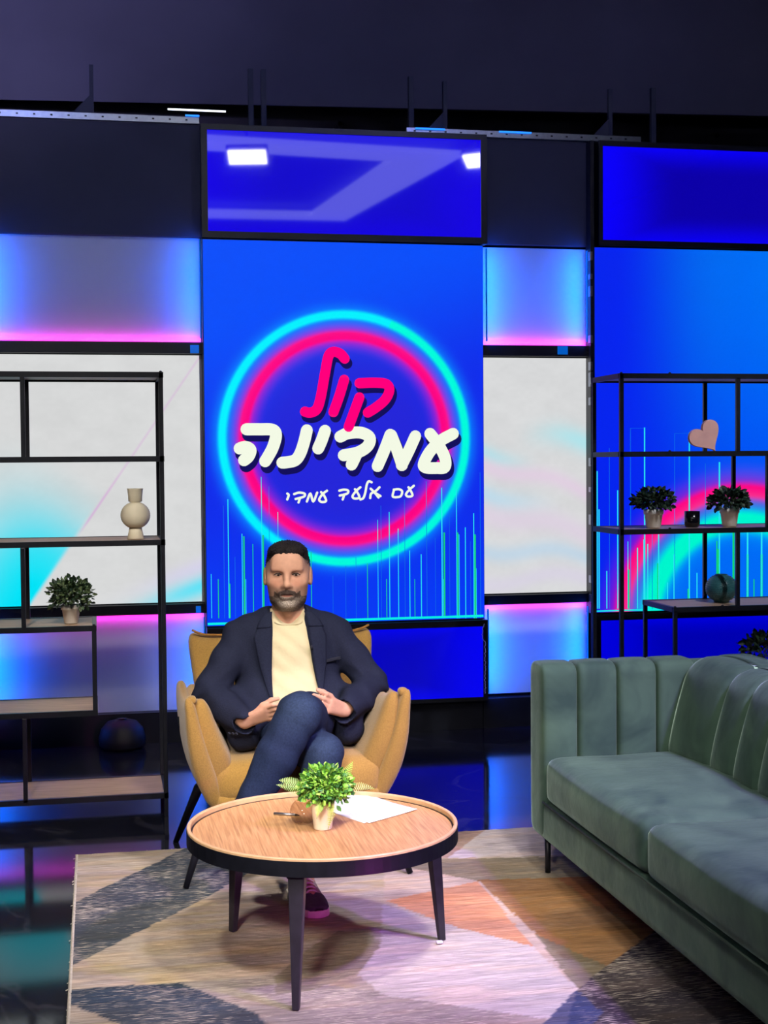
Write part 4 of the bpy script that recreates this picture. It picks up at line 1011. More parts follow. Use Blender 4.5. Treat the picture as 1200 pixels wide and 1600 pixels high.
# ---------------------------------------------------------------- sculpting by distance fields
class Field:
    def __init__(s, xs, ys, zs):
        s.ax = [np.asarray(a, np.float32) for a in (xs, ys, zs)]
        s.f = np.full([len(a) for a in s.ax], .5, np.float32)
    def block(s, lo, hi):
        sl = []
        for a, l, h in zip(s.ax, lo, hi):
            i = max(0, np.searchsorted(a, l) - 1); j = min(len(a), np.searchsorted(a, h) + 1); sl.append(slice(i, max(j, i + 1)))
        return tuple(sl), s.ax[0][sl[0]][:, None, None], s.ax[1][sl[1]][None, :, None], s.ax[2][sl[2]][None, None, :]
    def put(s, d, sl, k, op):
        f = s.f[sl]
        if op == '+':
            h = np.clip(.5 + .5 * (f - d) / k, 0, 1) if k > 0 else None
            s.f[sl] = np.minimum(f, d) if k <= 0 else f * (1 - h) + d * h - k * h * (1 - h)
        else:
            h = np.clip(.5 - .5 * (f + d) / k, 0, 1) if k > 0 else None
            s.f[sl] = np.maximum(f, -d) if k <= 0 else f * (1 - h) - d * h + k * h * (1 - h)
    def ell(s, c, r, k=.02, op='+', rot=None):
        m = max(r) + k + .03; sl, X, Y, Z = s.block([v - m for v in c], [v + m for v in c])
        x, y, z = X - c[0], Y - c[1], Z - c[2]
        if rot is not None:
            R = np.asarray(rot); x, y, z = (R[0, 0] * x + R[1, 0] * y + R[2, 0] * z, R[0, 1] * x + R[1, 1] * y + R[2, 1] * z, R[0, 2] * x + R[1, 2] * y + R[2, 2] * z)
        k0 = np.sqrt((x / r[0]) ** 2 + (y / r[1]) ** 2 + (z / r[2]) ** 2); k1 = np.sqrt((x / r[0] ** 2) ** 2 + (y / r[1] ** 2) ** 2 + (z / r[2] ** 2) ** 2)
        s.put((k0 * (k0 - 1) / np.maximum(k1, 1e-4)).astype(np.float32), sl, k, op); return s
    def cone(s, a, b, ra, rb=None, k=.02, op='+', sq=None):
        rb = ra if rb is None else rb; a = np.asarray(a, float); b = np.asarray(b, float); m = max(ra, rb) * (1.6 if sq else 1) + k + .03
        sl, X, Y, Z = s.block(np.minimum(a, b) - m, np.maximum(a, b) + m); d = b - a; L = d @ d + 1e-9
        t = np.clip(((X - a[0]) * d[0] + (Y - a[1]) * d[1] + (Z - a[2]) * d[2]) / L, 0, 1)
        q = np.sqrt((X - a[0] - t * d[0]) ** 2 + (Y - a[1] - t * d[1]) ** 2 + (Z - a[2] - t * d[2]) ** 2)
        s.put((q - (ra + (rb - ra) * t)).astype(np.float32), sl, k, op); return s
    def chain(s, pts, rs, k=.02):
        for i in range(len(pts) - 1): s.cone(pts[i], pts[i + 1], rs[i], rs[i + 1], k)
        return s
    def fun(s, g, lo, hi, k=0., op='+'):
        sl, X, Y, Z = s.block(lo, hi); s.put(np.broadcast_to(g(X, Y, Z), s.f[sl].shape).astype(np.float32), sl, k, op); return s
    def wrinkle(s, g):
        s.f += g(s.ax[0][:, None, None], s.ax[1][None, :, None], s.ax[2][None, None, :]).astype(np.float32); return s
    def sample(s, P):
        P = np.asarray(P, float); I = []; T = []
        for k in range(3):
            a = s.ax[k]; i = np.clip(np.searchsorted(a, P[:, k]) - 1, 0, len(a) - 2); I.append(i); T.append(np.clip((P[:, k] - a[i]) / (a[i + 1] - a[i]), 0, 1))
        r = 0
        for dx in (0, 1):
            for dy in (0, 1):
                for dz in (0, 1):
                    r = r + s.f[I[0] + dx, I[1] + dy, I[2] + dz] * (T[0] if dx else 1 - T[0]) * (T[1] if dy else 1 - T[1]) * (T[2] if dz else 1 - T[2])
        return r
    def mesh(s, smooth=1):
        f = s.f; inside = f < 0; nx, ny, nz = f.shape
        c = np.zeros((nx - 1, ny - 1, nz - 1), np.int8)
        for dx in (0, 1):
            for dy in (0, 1):
                for dz in (0, 1): c += inside[dx:nx - 1 + dx, dy:ny - 1 + dy, dz:nz - 1 + dz]
        I, J, K = np.nonzero((c > 0) & (c < 8)); N = len(I); idx = np.full(c.shape, -1, np.int32); idx[I, J, K] = np.arange(N)
        acc = np.zeros((N, 3)); cnt = np.zeros(N); X, Y, Z = s.ax
        for ax in range(3):
            for u in (0, 1):
                for v in (0, 1):
                    o = [0, 0, 0]; ot = [(ax + 1) % 3, (ax + 2) % 3]; o[ot[0]] = u; o[ot[1]] = v; e = list(o); e[ax] = 1
                    a = f[I + o[0], J + o[1], K + o[2]]; b = f[I + e[0], J + e[1], K + e[2]]; m = (a < 0) != (b < 0)
                    t = np.where(m, a / np.where(m, a - b, 1), 0)
                    p0 = np.stack([X[I + o[0]], Y[J + o[1]], Z[K + o[2]]], 1); p1 = np.stack([X[I + e[0]], Y[J + e[1]], Z[K + e[2]]], 1)
                    acc += np.where(m[:, None], p0 + (p1 - p0) * t[:, None], 0); cnt += m
        V = acc / np.maximum(cnt, 1)[:, None]; F = []
        for ax in range(3):
            sl0 = [slice(None)] * 3; sl1 = [slice(None)] * 3; sl0[ax] = slice(0, -1); sl1[ax] = slice(1, None)
            a = inside[tuple(sl0)]; b = inside[tuple(sl1)]; E = np.argwhere(a != b); A, B = (ax + 1) % 3, (ax + 2) % 3
            E = E[(E[:, A] > 0) & (E[:, B] > 0) & (E[:, A] < f.shape[A] - 1) & (E[:, B] < f.shape[B] - 1)]
            ins = a[E[:, 0], E[:, 1], E[:, 2]]
            def cell(da, db):
                q = E.copy(); q[:, A] -= da; q[:, B] -= db; return idx[q[:, 0], q[:, 1], q[:, 2]]
            q = np.stack([cell(1, 1), cell(0, 1), cell(0, 0), cell(1, 0)], 1); q[~ins] = q[~ins][:, ::-1]; F.append(q)
        F = np.concatenate(F); F = F[(F >= 0).all(1)]
        for _ in range(smooth):
            S = np.zeros_like(V); n = np.zeros(len(V))
            for i in range(4):
                np.add.at(S, F[:, i], V[F[:, (i + 1) % 4]]); np.add.at(n, F[:, i], 1); np.add.at(S, F[:, i], V[F[:, (i + 3) % 4]]); np.add.at(n, F[:, i], 1)
            V = V * .4 + S / np.maximum(n, 1)[:, None] * .6
        return V, F
def ax_(*seg):
    """segments (start, end, step) -> rectilinear axis"""
    r = []
    for a, b, h in seg: r += list(np.linspace(a, b, max(2, int(round((b - a) / h)) + 1)))[:-1]
    return np.array(r + [seg[-1][1]])
def np_mesh(name, V, F, m, parent, smooth=True):
    b = np.array(base_of(parent)); me = bpy.data.meshes.new(name); V = V - b
    me.vertices.add(len(V)); me.vertices.foreach_set('co', V.astype(np.float32).ravel())
    me.loops.add(F.size); me.loops.foreach_set('vertex_index', F.astype(np.int32).ravel())
    me.polygons.add(len(F)); me.polygons.foreach_set('loop_start', np.arange(0, F.size, 4, dtype=np.int32)); me.update(calc_edges=True); me.validate()
    return link_mesh(name, me, m, parent, smooth=smooth)
def n3(P, s, seed=0):
    return (vnoise(P[:, 0] * s + 7.1 * P[:, 2] * s * .3, P[:, 2] * s, seed) + vnoise(P[:, 1] * s + 3.3, P[:, 2] * s * .9 + P[:, 0] * s * .4, seed + 1)) / 2

# ---------------------------------------------------------------- the seated man
man = thing('person', 'bearded man in navy jacket, cream t-shirt and jeans sitting cross-legged in the mustard armchair', 'person', (.712, 5.38, .46))
mat('skin', rgb(196, 146, 118), .55, attr='Col', var=.06, vscale=60, spec=.3)
mat('jacket_wool', rgb(31, 35, 54), .85, var=.16, vscale=140, bump=.18, bscale=220, spec=.15)
mat('jacket_edge', rgb(22, 25, 40), .85, var=.1, vscale=100)
mat('tshirt_cotton', rgb(204, 192, 156), .9, var=.05, vscale=12, bump=.12, bscale=60, spec=.15)
mat('denim', rgb(40, 54, 84), .85, attr='Col', var=.22, vscale=160, bump=.12, bscale=200, spec=.15)
mat('hair_dark', rgb(26, 22, 24), .7, attr='Col', var=.35, vscale=160, bump=.6, bscale=170, spec=.25)
mat('beard_grey', rgb(120, 110, 104), .8, attr='Col', var=.4, vscale=220, bump=.5, bscale=260, spec=.15)
HO = np.array([.713, 5.420, 1.120]); HA = math.radians(-9.5); HS = 1.075
HR = np.array([[math.cos(HA), -math.sin(HA), 0], [math.sin(HA), math.cos(HA), 0], [0, 0, 1]])
def hp_(x, y, z): return tuple(HO + HR @ (np.array([x, y, z]) * HS))
def hr_(*r): return tuple(v * HS for v in r)

def head(fd):
    e = lambda c, r, k=.02, op='+': fd.ell(hp_(*c), hr_(*r), k * HS, op, HR)
    e((0, .018, .030), (.0755, .096, .076), .001)
    e((0, -.010, -.020), (.068, .080, .082), .04)
    e((0, -.030, -.078), (.047, .056, .044), .035)
    e((0, -.066, -.102), (.028, .024, .019), .02)
    for s in (-1, 1):
        e((s * .046, -.050, -.026), (.023, .024, .020), .03)               # cheekbone
        e((s * .046, -.015, -.064), (.017, .034, .028), .03)                # jaw corner
        fd.cone(hp_(s * .010, -.086, .0185), hp_(s * .046, -.074, .0195), .0085 * HS, .0075 * HS, .012)   # brow
    e((0, -.076, .05), (.050, .016, .030), .04)                            # forehead
    for s in (-1, 1): e((s * .0315, -.094, .002), (.0165, .013, .0095), .010, '-')
    for s in (-1, 1):
        e((s * .0315, -.0735, .001), (.0140, .0140, .0130), .004)          # lids over the ball
    fd.cone(hp_(0, -.088, .012), hp_(0, -.110, -.030), .0075 * HS, .0115 * HS, .012)
    e((0, -.112, -.034), (.0125, .012, .0105), .008)
    for s in (-1, 1):
        e((s * .0135, -.101, -.037), (.0085, .011, .0080), .006)
        e((s * .0065, -.106, -.0445), (.0036, .0050, .0028), .003, '-')
    e((0, -.090, -.060), (.030, .016, .016), .018)                         # muzzle
    fd.cone(hp_(-.020, -.0955, -.0655), hp_(.020, -.0955, -.0655), .0050 * HS, .0050 * HS, .006)
    fd.cone(hp_(0, -.1015, -.0650), hp_(0, -.1016, -.0650), .0050 * HS, None, .008)
    fd.cone(hp_(-.017, -.096, -.0745), hp_(.017, -.096, -.0745), .0060 * HS, .0060 * HS, .006)
    fd.cone(hp_(-.026, -.104, -.0700), hp_(.026, -.104, -.0700), .0016 * HS, .0016 * HS, .003, '-')
    for s in (-1, 1):                                                      # ears
        e((s * .0815, .014, -.010), (.0085, .019, .031), .008)
        e((s * .0900, .008, -.006), (.0060, .010, .017), .005, '-')
        e((s * .0800, .006, -.034), (.0065, .009, .010), .006)
    fd.cone(hp_(0, .018, -.075), (.716, 5.468, .905), .060, .066, .03)
    fd.ell(hp_(0, -.034, -.135), (.012, .012, .014), .02)                  # larynx
body = Field(ax_((.30, .50, .009), (.50, .62, .004), (.62, .815, .0030), (.815, .90, .004), (.90, 1.12, .009)),
             ax_((4.66, 5.0, .011), (5.0, 5.22, .0042), (5.22, 5.29, .006), (5.29, 5.55, .0034), (5.55, 5.64, .012)),
             ax_((.02, .56, .011), (.56, .75, .0042), (.75, .94, .008), (.94, 1.26, .0030)))
head(body)
# torso, arms and legs under the clothes
SHR, SHL = (.545, 5.455, .862), (.885, 5.455, .862)
ELR, ELL = (.402, 5.365, .680), (1.028, 5.365, .690)
WRR, WRL = (.512, 5.150, .602), (.886, 5.152, .628)
HPR, HPL = (.615, 5.42, .515), (.82, 5.42, .535)
KNR, KNL = (.780, 5.020, .500), (.688, 4.965, .655)
ANR, ANL = (.692, 4.935, .115), (.500, 4.915, .345)
body.ell((.713, 5.46, .77), (.145, .085, .18), .03).cone(SHR, SHL, .045, .045, .04).ell((.713, 5.43, .57), (.14, .095, .10), .03)
for S, E, Wr in ((SHR, ELR, WRR), (SHL, ELL, WRL)): body.chain([S, E, Wr], [.040, .034, .026], .02)
for Hh, K, A in ((HPR, KNR, ANR), (HPL, KNL, ANL)): body.chain([Hh, K, A], [.062, .050, .036], .02)
body.cone(ANR, (.700, 4.76, .055), .032, .022, .02).cone(ANL, (.475, 4.78, .31), .030, .022, .02)
def hand(fd, wr, kn, tip, spread, back, thumb, curl=.25):
    wr, kn, tip, sp, bk = (np.array(v, float) for v in (wr, kn, tip, spread, back)); sp /= np.linalg.norm(sp); bk /= np.linalg.norm(bk)
    for q in (-.6, 0, .6): fd.cone(wr + sp * q * .022, kn + sp * q * .034, .0150, .0125, .014)
    L = (.90, 1.0, .94, .76)
    for i in range(4):
        o = (i - 1.5) * .0185; b = kn + sp * o; d = (tip - kn) * L[i] + sp * o * .12
        p1 = b + d * .45 + bk * .006; p2 = b + d * .76 - bk * curl * .014; p3 = b + d - bk * curl * .045
        fd.chain([b, p1, p2, p3], [.0100, .0088, .0080, .0066], .003)
    th = [np.array(v, float) for v in thumb]; fd.chain(th, [.0140, .0110, .0092, .0078][:len(th)], .005)
# his right hand (left in view) tucked on the thigh, fingers behind the raised knee
hand(body, (.522, 5.140, .608), (.590, 5.098, .640), (.655, 5.068, .655), (.25, .45, -.86), (-.25, -.85, .45),
     [(.545, 5.125, .628), (.575, 5.10, .668), (.606, 5.092, .688), (.63, 5.09, .692)], .3)
# his left hand resting along the raised thigh, four fingers towards the knee
hand(body, (.872, 5.142, .634), (.818, 5.092, .660), (.752, 5.050, .700), (-.42, -.28, -.86), (.15, -.90, .42),
     [(.852, 5.132, .652), (.826, 5.120, .688), (.800, 5.112, .706), (.778, 5.108, .716)], .15)
V, F = body.mesh(1)
o = np_mesh('body', V, F, MATS['skin'], man)
# colouring of the skin itself: lips, beard shadow, hair fade at the temples
Lc = (V - HO) @ HR / HS
col = np.tile(lin((198, 150, 126)), (len(V), 1))
col = mixc(col, lin((206, 140, 116)), np.exp(-(((np.abs(Lc[:, 0]) - .04) / .02) ** 2 + ((Lc[:, 2] + .03) / .02) ** 2)) * (Lc[:, 1] < -.03) * .5)
lip = np.exp(-((Lc[:, 0] / .021) ** 4 + ((Lc[:, 2] + .0700) / .0085) ** 4)) * (Lc[:, 1] < -.088); col = mixc(col, lin((168, 112, 100)), lip * .8)
hd = Lc[:, 2] > -.15
fade = smooth01(-.005, .055, Lc[:, 2] + .25 * np.clip(Lc[:, 1], -.06, .1)) * smooth01(.050, .066, np.abs(Lc[:, 0])) * smooth01(-.070, -.045, Lc[:, 1]) * hd
back = smooth01(.045, .08, Lc[:, 1]) * smooth01(-.08, -.02, Lc[:, 2])
col = mixc(col, lin((58, 46, 44)), np.clip(np.maximum(fade, back), 0, 1) * .9)
bs = smooth01(-.030, -.055, Lc[:, 2] - .35 * np.clip(np.abs(Lc[:, 0]) - .045, 0, .03)) * (Lc[:, 1] < .03) * (Lc[:, 2] > -.135) * (1 - np.exp(-((Lc[:, 0] / .026) ** 4 + ((Lc[:, 2] + .069) / .011) ** 4)))
col = mixc(col, lin((120, 100, 90)), bs * .55 * hd)
eyeb = np.exp(-(((np.abs(Lc[:, 0]) - .031) / .019) ** 4 + ((Lc[:, 2] - .001) / .008) ** 4)) * (Lc[:, 1] < -.06); col = mixc(col, lin((166, 118, 98)), eyeb * .6)
setcol(o, col)
# eyes, brows
mat('eye_white', rgb(176, 164, 156), .25, var=.03, vscale=50); mat('eye_iris', rgb(44, 28, 20), .15, var=.2, vscale=200); mat('brow_hair', rgb(52, 40, 36), .85, var=.3, vscale=300)
def uvs(c, r, n=14):
    return MB().lathe((c[0], c[1], c[2]), [(r[0] * math.cos(a), r[2] * math.sin(a)) for a in np.linspace(-1.5, 1.5, n)], 20)
for s in (-1, 1):
    c = hp_(s * .0315, -.0800, .0005); mb = MB()
    V_, F_ = cushion((0, 0, 0), (.0225 * HS, .018 * HS, .0082 * HS), .02, n=(10, 8, 8)); V_ = (HR @ V_.T).T + np.array(c); e = raw('eye', V_, F_, MATS['eye_white'], man, smooth=True)
    ci = np.array(hp_(s * .0315 + .0012, -.0882, .0006)); V_, F_ = cushion((0, 0, 0), (.0092 * HS, .005 * HS, .0076 * HS), .005, n=(8, 6, 8)); raw('iris', (HR @ V_.T).T + ci, F_, MATS['eye_iris'], e, smooth=True)
    b = MB().tube([hp_(s * .012, -.0945, .0150), hp_(s * .026, -.0900, .0215), hp_(s * .040, -.0815, .0220), hp_(s * .052, -.0690, .0165)], [.0044, .0050, .0042, .0022], 7)
    b.build('eyebrow', MATS['brow_hair'], man, smooth=True)
    lid = MB().tube([hp_(s * .0185, -.0870, .0010), hp_(s * .026, -.0895, .0068), hp_(s * .036, -.0880, .0068), hp_(s * .0465, -.0775, .0000)], [.0016, .0024, .0026, .0016], 7).build('upper_eyelid', MATS['brow_hair'], e, smooth=True)
# hair: short curls on top, thin at the sides
hf = Field(ax_((.60, .83, .0032)), ax_((5.28, 5.56, .0034)), ax_((1.09, 1.27, .0032)))
hf.ell(hp_(0, .018, .034), hr_(.0775, .0985, .0765), .001, '+', HR)
hf.ell(hp_(0, .000, .076), hr_(.070, .080, .040), .012, '+', HR)
hf.ell(hp_(0, -.046, .082), hr_(.058, .042, .029), .012, '+', HR)
def curls(X, Y, Z):
    return .0062 * np.sin(X * 330 + 2 * np.sin(Z * 260)) * np.sin(Y * 310 + X * 90) * np.sin(Z * 300 + Y * 140) + .002 * np.sin(X * 700 + Y * 500) * np.sin(Z * 640)
hf.wrinkle(curls)
def cutface(X, Y, Z):
    P = [(X - HO[0]), (Y - HO[1]), (Z - HO[2])]
    x = (HR[0, 0] * P[0] + HR[1, 0] * P[1]) / HS; y = (HR[0, 1] * P[0] + HR[1, 1] * P[1]) / HS; z = P[2] / HS + 0 * x
    line = np.where(y < -.035, .063 - .040 * np.clip((np.abs(x) - .053) / .006, 0, 1), .063 - .040 * np.clip((np.abs(x) - .053) / .006, 0, 1) - (y + .035) * .3)
    line = np.maximum(line, np.where(y > .03, -.06, .010)); line = np.where(np.abs(x) > .058, np.minimum(line, .034 - .0 * y), line) if False else line
    return (z - line) * HS
g = hf
sl, Xb, Yb, Zb = g.block((.5, 5.2, 1.0), (.9, 5.7, 1.3)); g.put((cutface(Xb, Yb, Zb)).astype(np.float32) + np.zeros(g.f[sl].shape, np.float32), sl, .004, '-') if False else None
keep = cutface(Xb, Yb, Zb) + np.zeros(g.f[sl].shape); g.f[sl] = np.maximum(g.f[sl], -keep).astype(np.float32)
V, F = hf.mesh(0); o = np_mesh('hair', V, F, MATS['hair_dark'], man)
setcol(o, lin((30, 25, 27))[None] * (.6 + .9 * n3(V, 160, 2))[:, None])
# beard: a thin shell over jaw, chin and upper lip
bf = Field(ax_((.61, .82, .0030)), ax_((5.27, 5.47, .0032)), ax_((.955, 1.12, .0030)))
head(bf); bf.f -= .0038
sl, Xb, Yb, Zb = bf.block((.5, 5.2, .9), (.9, 5.6, 1.2))
P0, P1, P2 = Xb - HO[0], Yb - HO[1], Zb - HO[2]
lx = (HR[0, 0] * P0 + HR[1, 0] * P1) / HS; ly = (HR[0, 1] * P0 + HR[1, 1] * P1) / HS; lz = P2 / HS + 0 * lx; lx = lx + 0 * lz; ly = ly + 0 * lz
topl = np.where(np.abs(lx) < .030, -.0495 - .25 * np.abs(lx), -.064 + .9 * np.clip(np.abs(lx) - .034, 0, .05))
topl = np.where(ly > -.02, np.maximum(topl, -.030), topl)
bf.f = np.maximum(bf.f, ((np.abs(lx) - .0705) * HS).astype(np.float32)); bf.f += (.0050 * np.clip((np.abs(lx) - .036) / .014, 0, 1) * np.clip((lz + .100) / .03, 0, 1)).astype(np.float32)
bf.f = np.maximum(bf.f, ((lz - topl) * HS).astype(np.float32))
bf.f = np.maximum(bf.f, ((ly - .012) * HS).astype(np.float32))
bf.f = np.maximum(bf.f, ((-.128 + 14 * np.clip(np.abs(lx) - .012, 0, 1) ** 2 - lz - .18 * (ly + .07)) * HS).astype(np.float32))
mouth = 1 - np.sqrt((lx / .0215) ** 2 + ((lz + .0712) / .0046) ** 2); bf.f = np.maximum(bf.f, np.where(ly < -.06, mouth * .01, -1).astype(np.float32))
V, F = bf.mesh(0); nl = n3(V, 330, 3) - .5; L2 = (V - HO) @ HR / HS
o = np_mesh('beard', V, F, MATS['beard_grey'], man)
grey = np.exp(-((L2[:, 0] / .040) ** 2)) * smooth01(-.070, -.085, L2[:, 2])
cb = np.tile(lin((84, 68, 60)), (len(V), 1)); cb = mixc(cb, lin((172, 160, 148)), np.clip(grey * 1.0 + .35 * (n3(V, 200, 6) - .45), 0, 1)); cb = mixc(cb, lin((52, 42, 40)), (L2[:, 2] > -.066) * (np.abs(L2[:, 0]) < .035) * .7)
setcol(o, cb * (.7 + .7 * n3(V, 260, 9))[:, None])

# t-shirt
sf = Field(ax_((.50, .93, .006)), ax_((5.22, 5.60, .006)), ax_((.50, 1.0, .006)))
sf.ell((.713, 5.450, .770), (.175, .120, .22), .001).ell((.713, 5.405, .620), (.175, .145, .14), .05).cone((.575, 5.46, .885), (.855, 5.46, .885), .062, .062, .05).cone((.66, 5.46, .92), (.77, 5.46, .92), .055, .055, .03)
sf.cone((.716, 5.50, 1.05), (.707, 5.345, .972), .062, .060, .006, '-')
sf.wrinkle(lambda X, Y, Z: .0028 * np.sin((Z * 60 + np.abs(X - .70) * 55)) * np.clip((.86 - Z) / .1, 0, 1) + .002 * np.sin(X * 70 + Z * 90) + 0 * Y)
V, F = sf.mesh(1); ts = np_mesh('t_shirt', V, F, MATS['tshirt_cotton'], man)
pts = []
for a in np.linspace(-.95, .95, 15):
    x = .709 + .0655 * math.sin(a); z = .945 - .032 * math.cos(a) + .012; y = 5.25
    for yy in np.arange(5.25, 5.46, .003):
        if sf.sample(np.array([[x, yy, z]]))[0] < .001: break
    pts.append((x, yy - .002, z))
MB().tube(pts, .0045, 6).build('neckband', MATS['tshirt_cotton'], ts, smooth=True)

# jacket
jf = Field(ax_((.28, 1.15, .0065)), ax_((5.06, 5.62, .0065)), ax_((.40, 1.02, .0065)))
jf.ell((.713, 5.455, .770), (.212, .140, .235), .001).ell((.713, 5.415, .615), (.212, .165, .145), .06)
jf.cone((.560, 5.465, .880), (.868, 5.465, .880), .072, .072, .05)
jf.cone((.600, 5.47, .905), (.690, 5.48, .948), .055, .040, .03).cone((.828, 5.47, .905), (.742, 5.48, .948), .055, .040, .03)
for S, E, Wr in (((.538, 5.455, .872), ELR, WRR), ((.892, 5.455, .872), ELL, WRL)):
    M1 = tuple((np.array(S) + np.array(E)) / 2 + np.array([0, 0, .005])); M2 = tuple((np.array(E) + np.array(Wr)) / 2 + np.array([0, 0, -.006]))
    jf.chain([S, M1, E, M2], [.072, .062, .060, .057], .02); jf.cone(M2, Wr, .058, .048, .015)
    dd = np.array(Wr) - np.array(E); dd /= np.linalg.norm(dd); jf.cone(np.array(Wr) + dd * .012, np.array(Wr) + dd * .10, .040, .040, .004, '-')
    jf.fun(lambda X, Y, Z, w=np.array(Wr), d=dd: -((X - w[0] - d[0] * .014) * d[0] + (Y - w[1] - d[1] * .014) * d[1] + (Z - w[2] - d[2] * .014) * d[2]) , np.array(Wr) - .075, np.array(Wr) + .075, .004, '-') if False else None
jf.cone((.535, 5.36, .62), (.520, 5.24, .535), .075, .060, .05).cone((.893, 5.36, .62), (.915, 5.25, .540), .075, .060, .05)
jf.cone((.600, 5.465, .912), (.508, 5.458, .893), .046, .042, .02).cone((.828, 5.465, .912), (.922, 5.458, .895), .046, .042, .02)
def wr_(X, Y, Z):
    r = 0 * (X + Y + Z)
    for E in (ELR, ELL):
        q = np.sqrt((X - E[0]) ** 2 + (Y - E[1]) ** 2 + (Z - E[2]) ** 2); s_ = -1 if E is ELR else 1
        r = r + .0048 * np.sin((Z + s_ * (X - E[0]) * .7) * 130) * np.exp(-(q / .09) ** 2)
    r = r + .003 * np.sin(Z * 55 + X * 40) * np.exp(-((Z - .64) / .08) ** 2) + .0022 * np.sin((X - .7) * 75 + Z * 30)
    return r
jf.wrinkle(wr_)
def open_(X, Y, Z):
    t = np.clip((.93 - Z) / .26, -.4, 1.3); xl = .646 - .014 * t; xr = .772 + .040 * t
    d = np.maximum(xl - X, X - xr); d = np.maximum(d, (Y - 5.47)); return d + 0 * Z
jf.fun(open_, (.55, 5.0, .38), (.95, 5.62, 1.05), .006, '-')
jf.cone((.716, 5.55, 1.09), (.710, 5.40, .985), .066, .070, .008, '-')
V, F = jf.mesh(1); jk = np_mesh('jacket', V, F, MATS['jacket_wool'], man)
def yat(fd, x, z, y0=5.10, y1=5.50):
    ys = np.arange(y0, y1, .0025); s_ = fd.sample(np.stack([np.full(len(ys), x), ys, np.full(len(ys), z)], 1)); i = np.argmax(s_ < 0)
    return ys[i] if s_[i] < 0 else y1
def strip(name, inner, outer, off, m, parent, n=26, w=8, th=.005):
    """cloth band between two edge lines, laid on the jacket front"""
    def at_(P, u):
        u *= len(P) - 1; i = min(int(u), len(P) - 2); return np.array(P[i]) + (np.array(P[i + 1]) - np.array(P[i])) * (u - i)
    V = []; F = []; prev = None
    for i in range(n + 1):
        a = at_(inner, i / n); b = at_(outer, i / n)
        for j in range(w + 1):
            q = a + (b - a) * j / w; y = min(yat(jf, q[0], q[1]), yat(jf, q[0] - .012, q[1]), yat(jf, q[0] + .012, q[1]))
            V.append((q[0], y - off - .003 * math.sin(j / w * math.pi), q[1]))
    V = np.array(V); G = V[:, 1].reshape(n + 1, w + 1)
    for _ in range(3): G[1:-1] = (G[:-2] + G[1:-1] * 2 + G[2:]) / 4; G[:, 1:-1] = (G[:, :-2] + G[:, 1:-1] * 2 + G[:, 2:]) / 4
    V[:, 1] = G.ravel()
    for i in range(n):
        for j in range(w):
            q = i * (w + 1) + j; F.append((q, q + 1, q + w + 2, q + w + 1))
    return raw(name, V, F, m, parent, smooth=True, solidify=th)
strip('lapel', [(.640, .935), (.637, .86), (.634, .76), (.632, .66)], [(.588, .915), (.572, .885), (.590, .78), (.624, .66)], .007, MATS['jacket_wool'], jk)
strip('lapel', [(.780, .935), (.787, .86), (.800, .76), (.812, .67)], [(.836, .918), (.850, .885), (.846, .78), (.822, .67)], .007, MATS['jacket_wool'], jk)
strip('collar', [(.648, .975), (.641, .945), (.640, .922)], [(.622, .972), (.596, .942), (.584, .916)], .011, MATS['jacket_wool'], jk, 10, 6)
strip('collar', [(.772, .975), (.779, .945), (.781, .922)], [(.800, .972), (.828, .942), (.842, .918)], .011, MATS['jacket_wool'], jk, 10, 6)
strip('breast_pocket', [(.838, .792), (.840, .780)], [(.905, .800), (.905, .788)], .003, MATS['jacket_edge'], jk, 4, 8, .004)
for i in range(3):
    b = np.array(WRR) + np.array([-.030 - .012 * i, -.03 + .012 * i, -.036 - .001 * i]); MB().tube([b, b + np.array([-.004, -.004, -.003])], .0055, 10).build('cuff_button', MATS['jacket_edge'], jk)
y = yat(jf, .792, .84); MB().tube([(.787, y - .008, .85), (.790, y - .010, .835)], [.005, .006], 8).build('lapel_microphone', MATS['black_paint'], man, smooth=True)

# jeans
df = Field(ax_((.40, 1.02, .0065)), ax_((4.80, 5.62, .0065)), ax_((.05, .78, .0065)))
df.ell((.715, 5.44, .53), (.19, .14, .09), .001)
df.chain([HPR, tuple((np.array(HPR) + np.array(KNR)) / 2), KNR], [.090, .082, .072], .03).chain([KNR, (.745, 4.99, .32), ANR], [.072, .066, .050], .02)
dl = Field(ax_((.40, 1.02, .0065)), ax_((4.80, 5.62, .0065)), ax_((.05, .78, .0065)))
dl.chain([HPL, tuple((np.array(HPL) + np.array(KNL)) / 2 + np.array([.005, 0, .004])), KNL], [.094, .088, .076], .03).chain([KNL, (.600, 4.930, .510), ANL], [.076, .073, .054], .02)
k_ = .012; h_ = np.clip(.5 + .5 * (df.f - dl.f) / k_, 0, 1); df.f = df.f * (1 - h_) + dl.f * h_ - k_ * h_ * (1 - h_)
def jw(X, Y, Z):
    r = 0 * (X + Y + Z)
    for K in (KNR, KNL):
        q = np.sqrt((X - K[0]) ** 2 + (Y - K[1] - .05) ** 2 + (Z - K[2] + .05) ** 2); r = r + .0030 * np.sin((Z * .8 + Y) * 120 + X * 40) * np.exp(-(q / .09) ** 2)
    return r + .0010 * np.sin(Z * 60 + X * 50) + .0012 * np.sin(Y * 70 - X * 60)
df.wrinkle(jw)
df.cone(np.array(ANR) - [0, 0, .02], np.array(ANR) - [.01, .0, .2], .042, .042, .004, '-')
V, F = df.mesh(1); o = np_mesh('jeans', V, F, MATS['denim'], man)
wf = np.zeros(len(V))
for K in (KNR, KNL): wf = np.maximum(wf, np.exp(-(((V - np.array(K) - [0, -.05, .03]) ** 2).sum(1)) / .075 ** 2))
setcol(o, mixc(np.tile(lin((27, 37, 62)), (len(V), 1)), lin((54, 70, 98)), wf * .6) * (.85 + .3 * n3(V, 30, 5))[:, None])

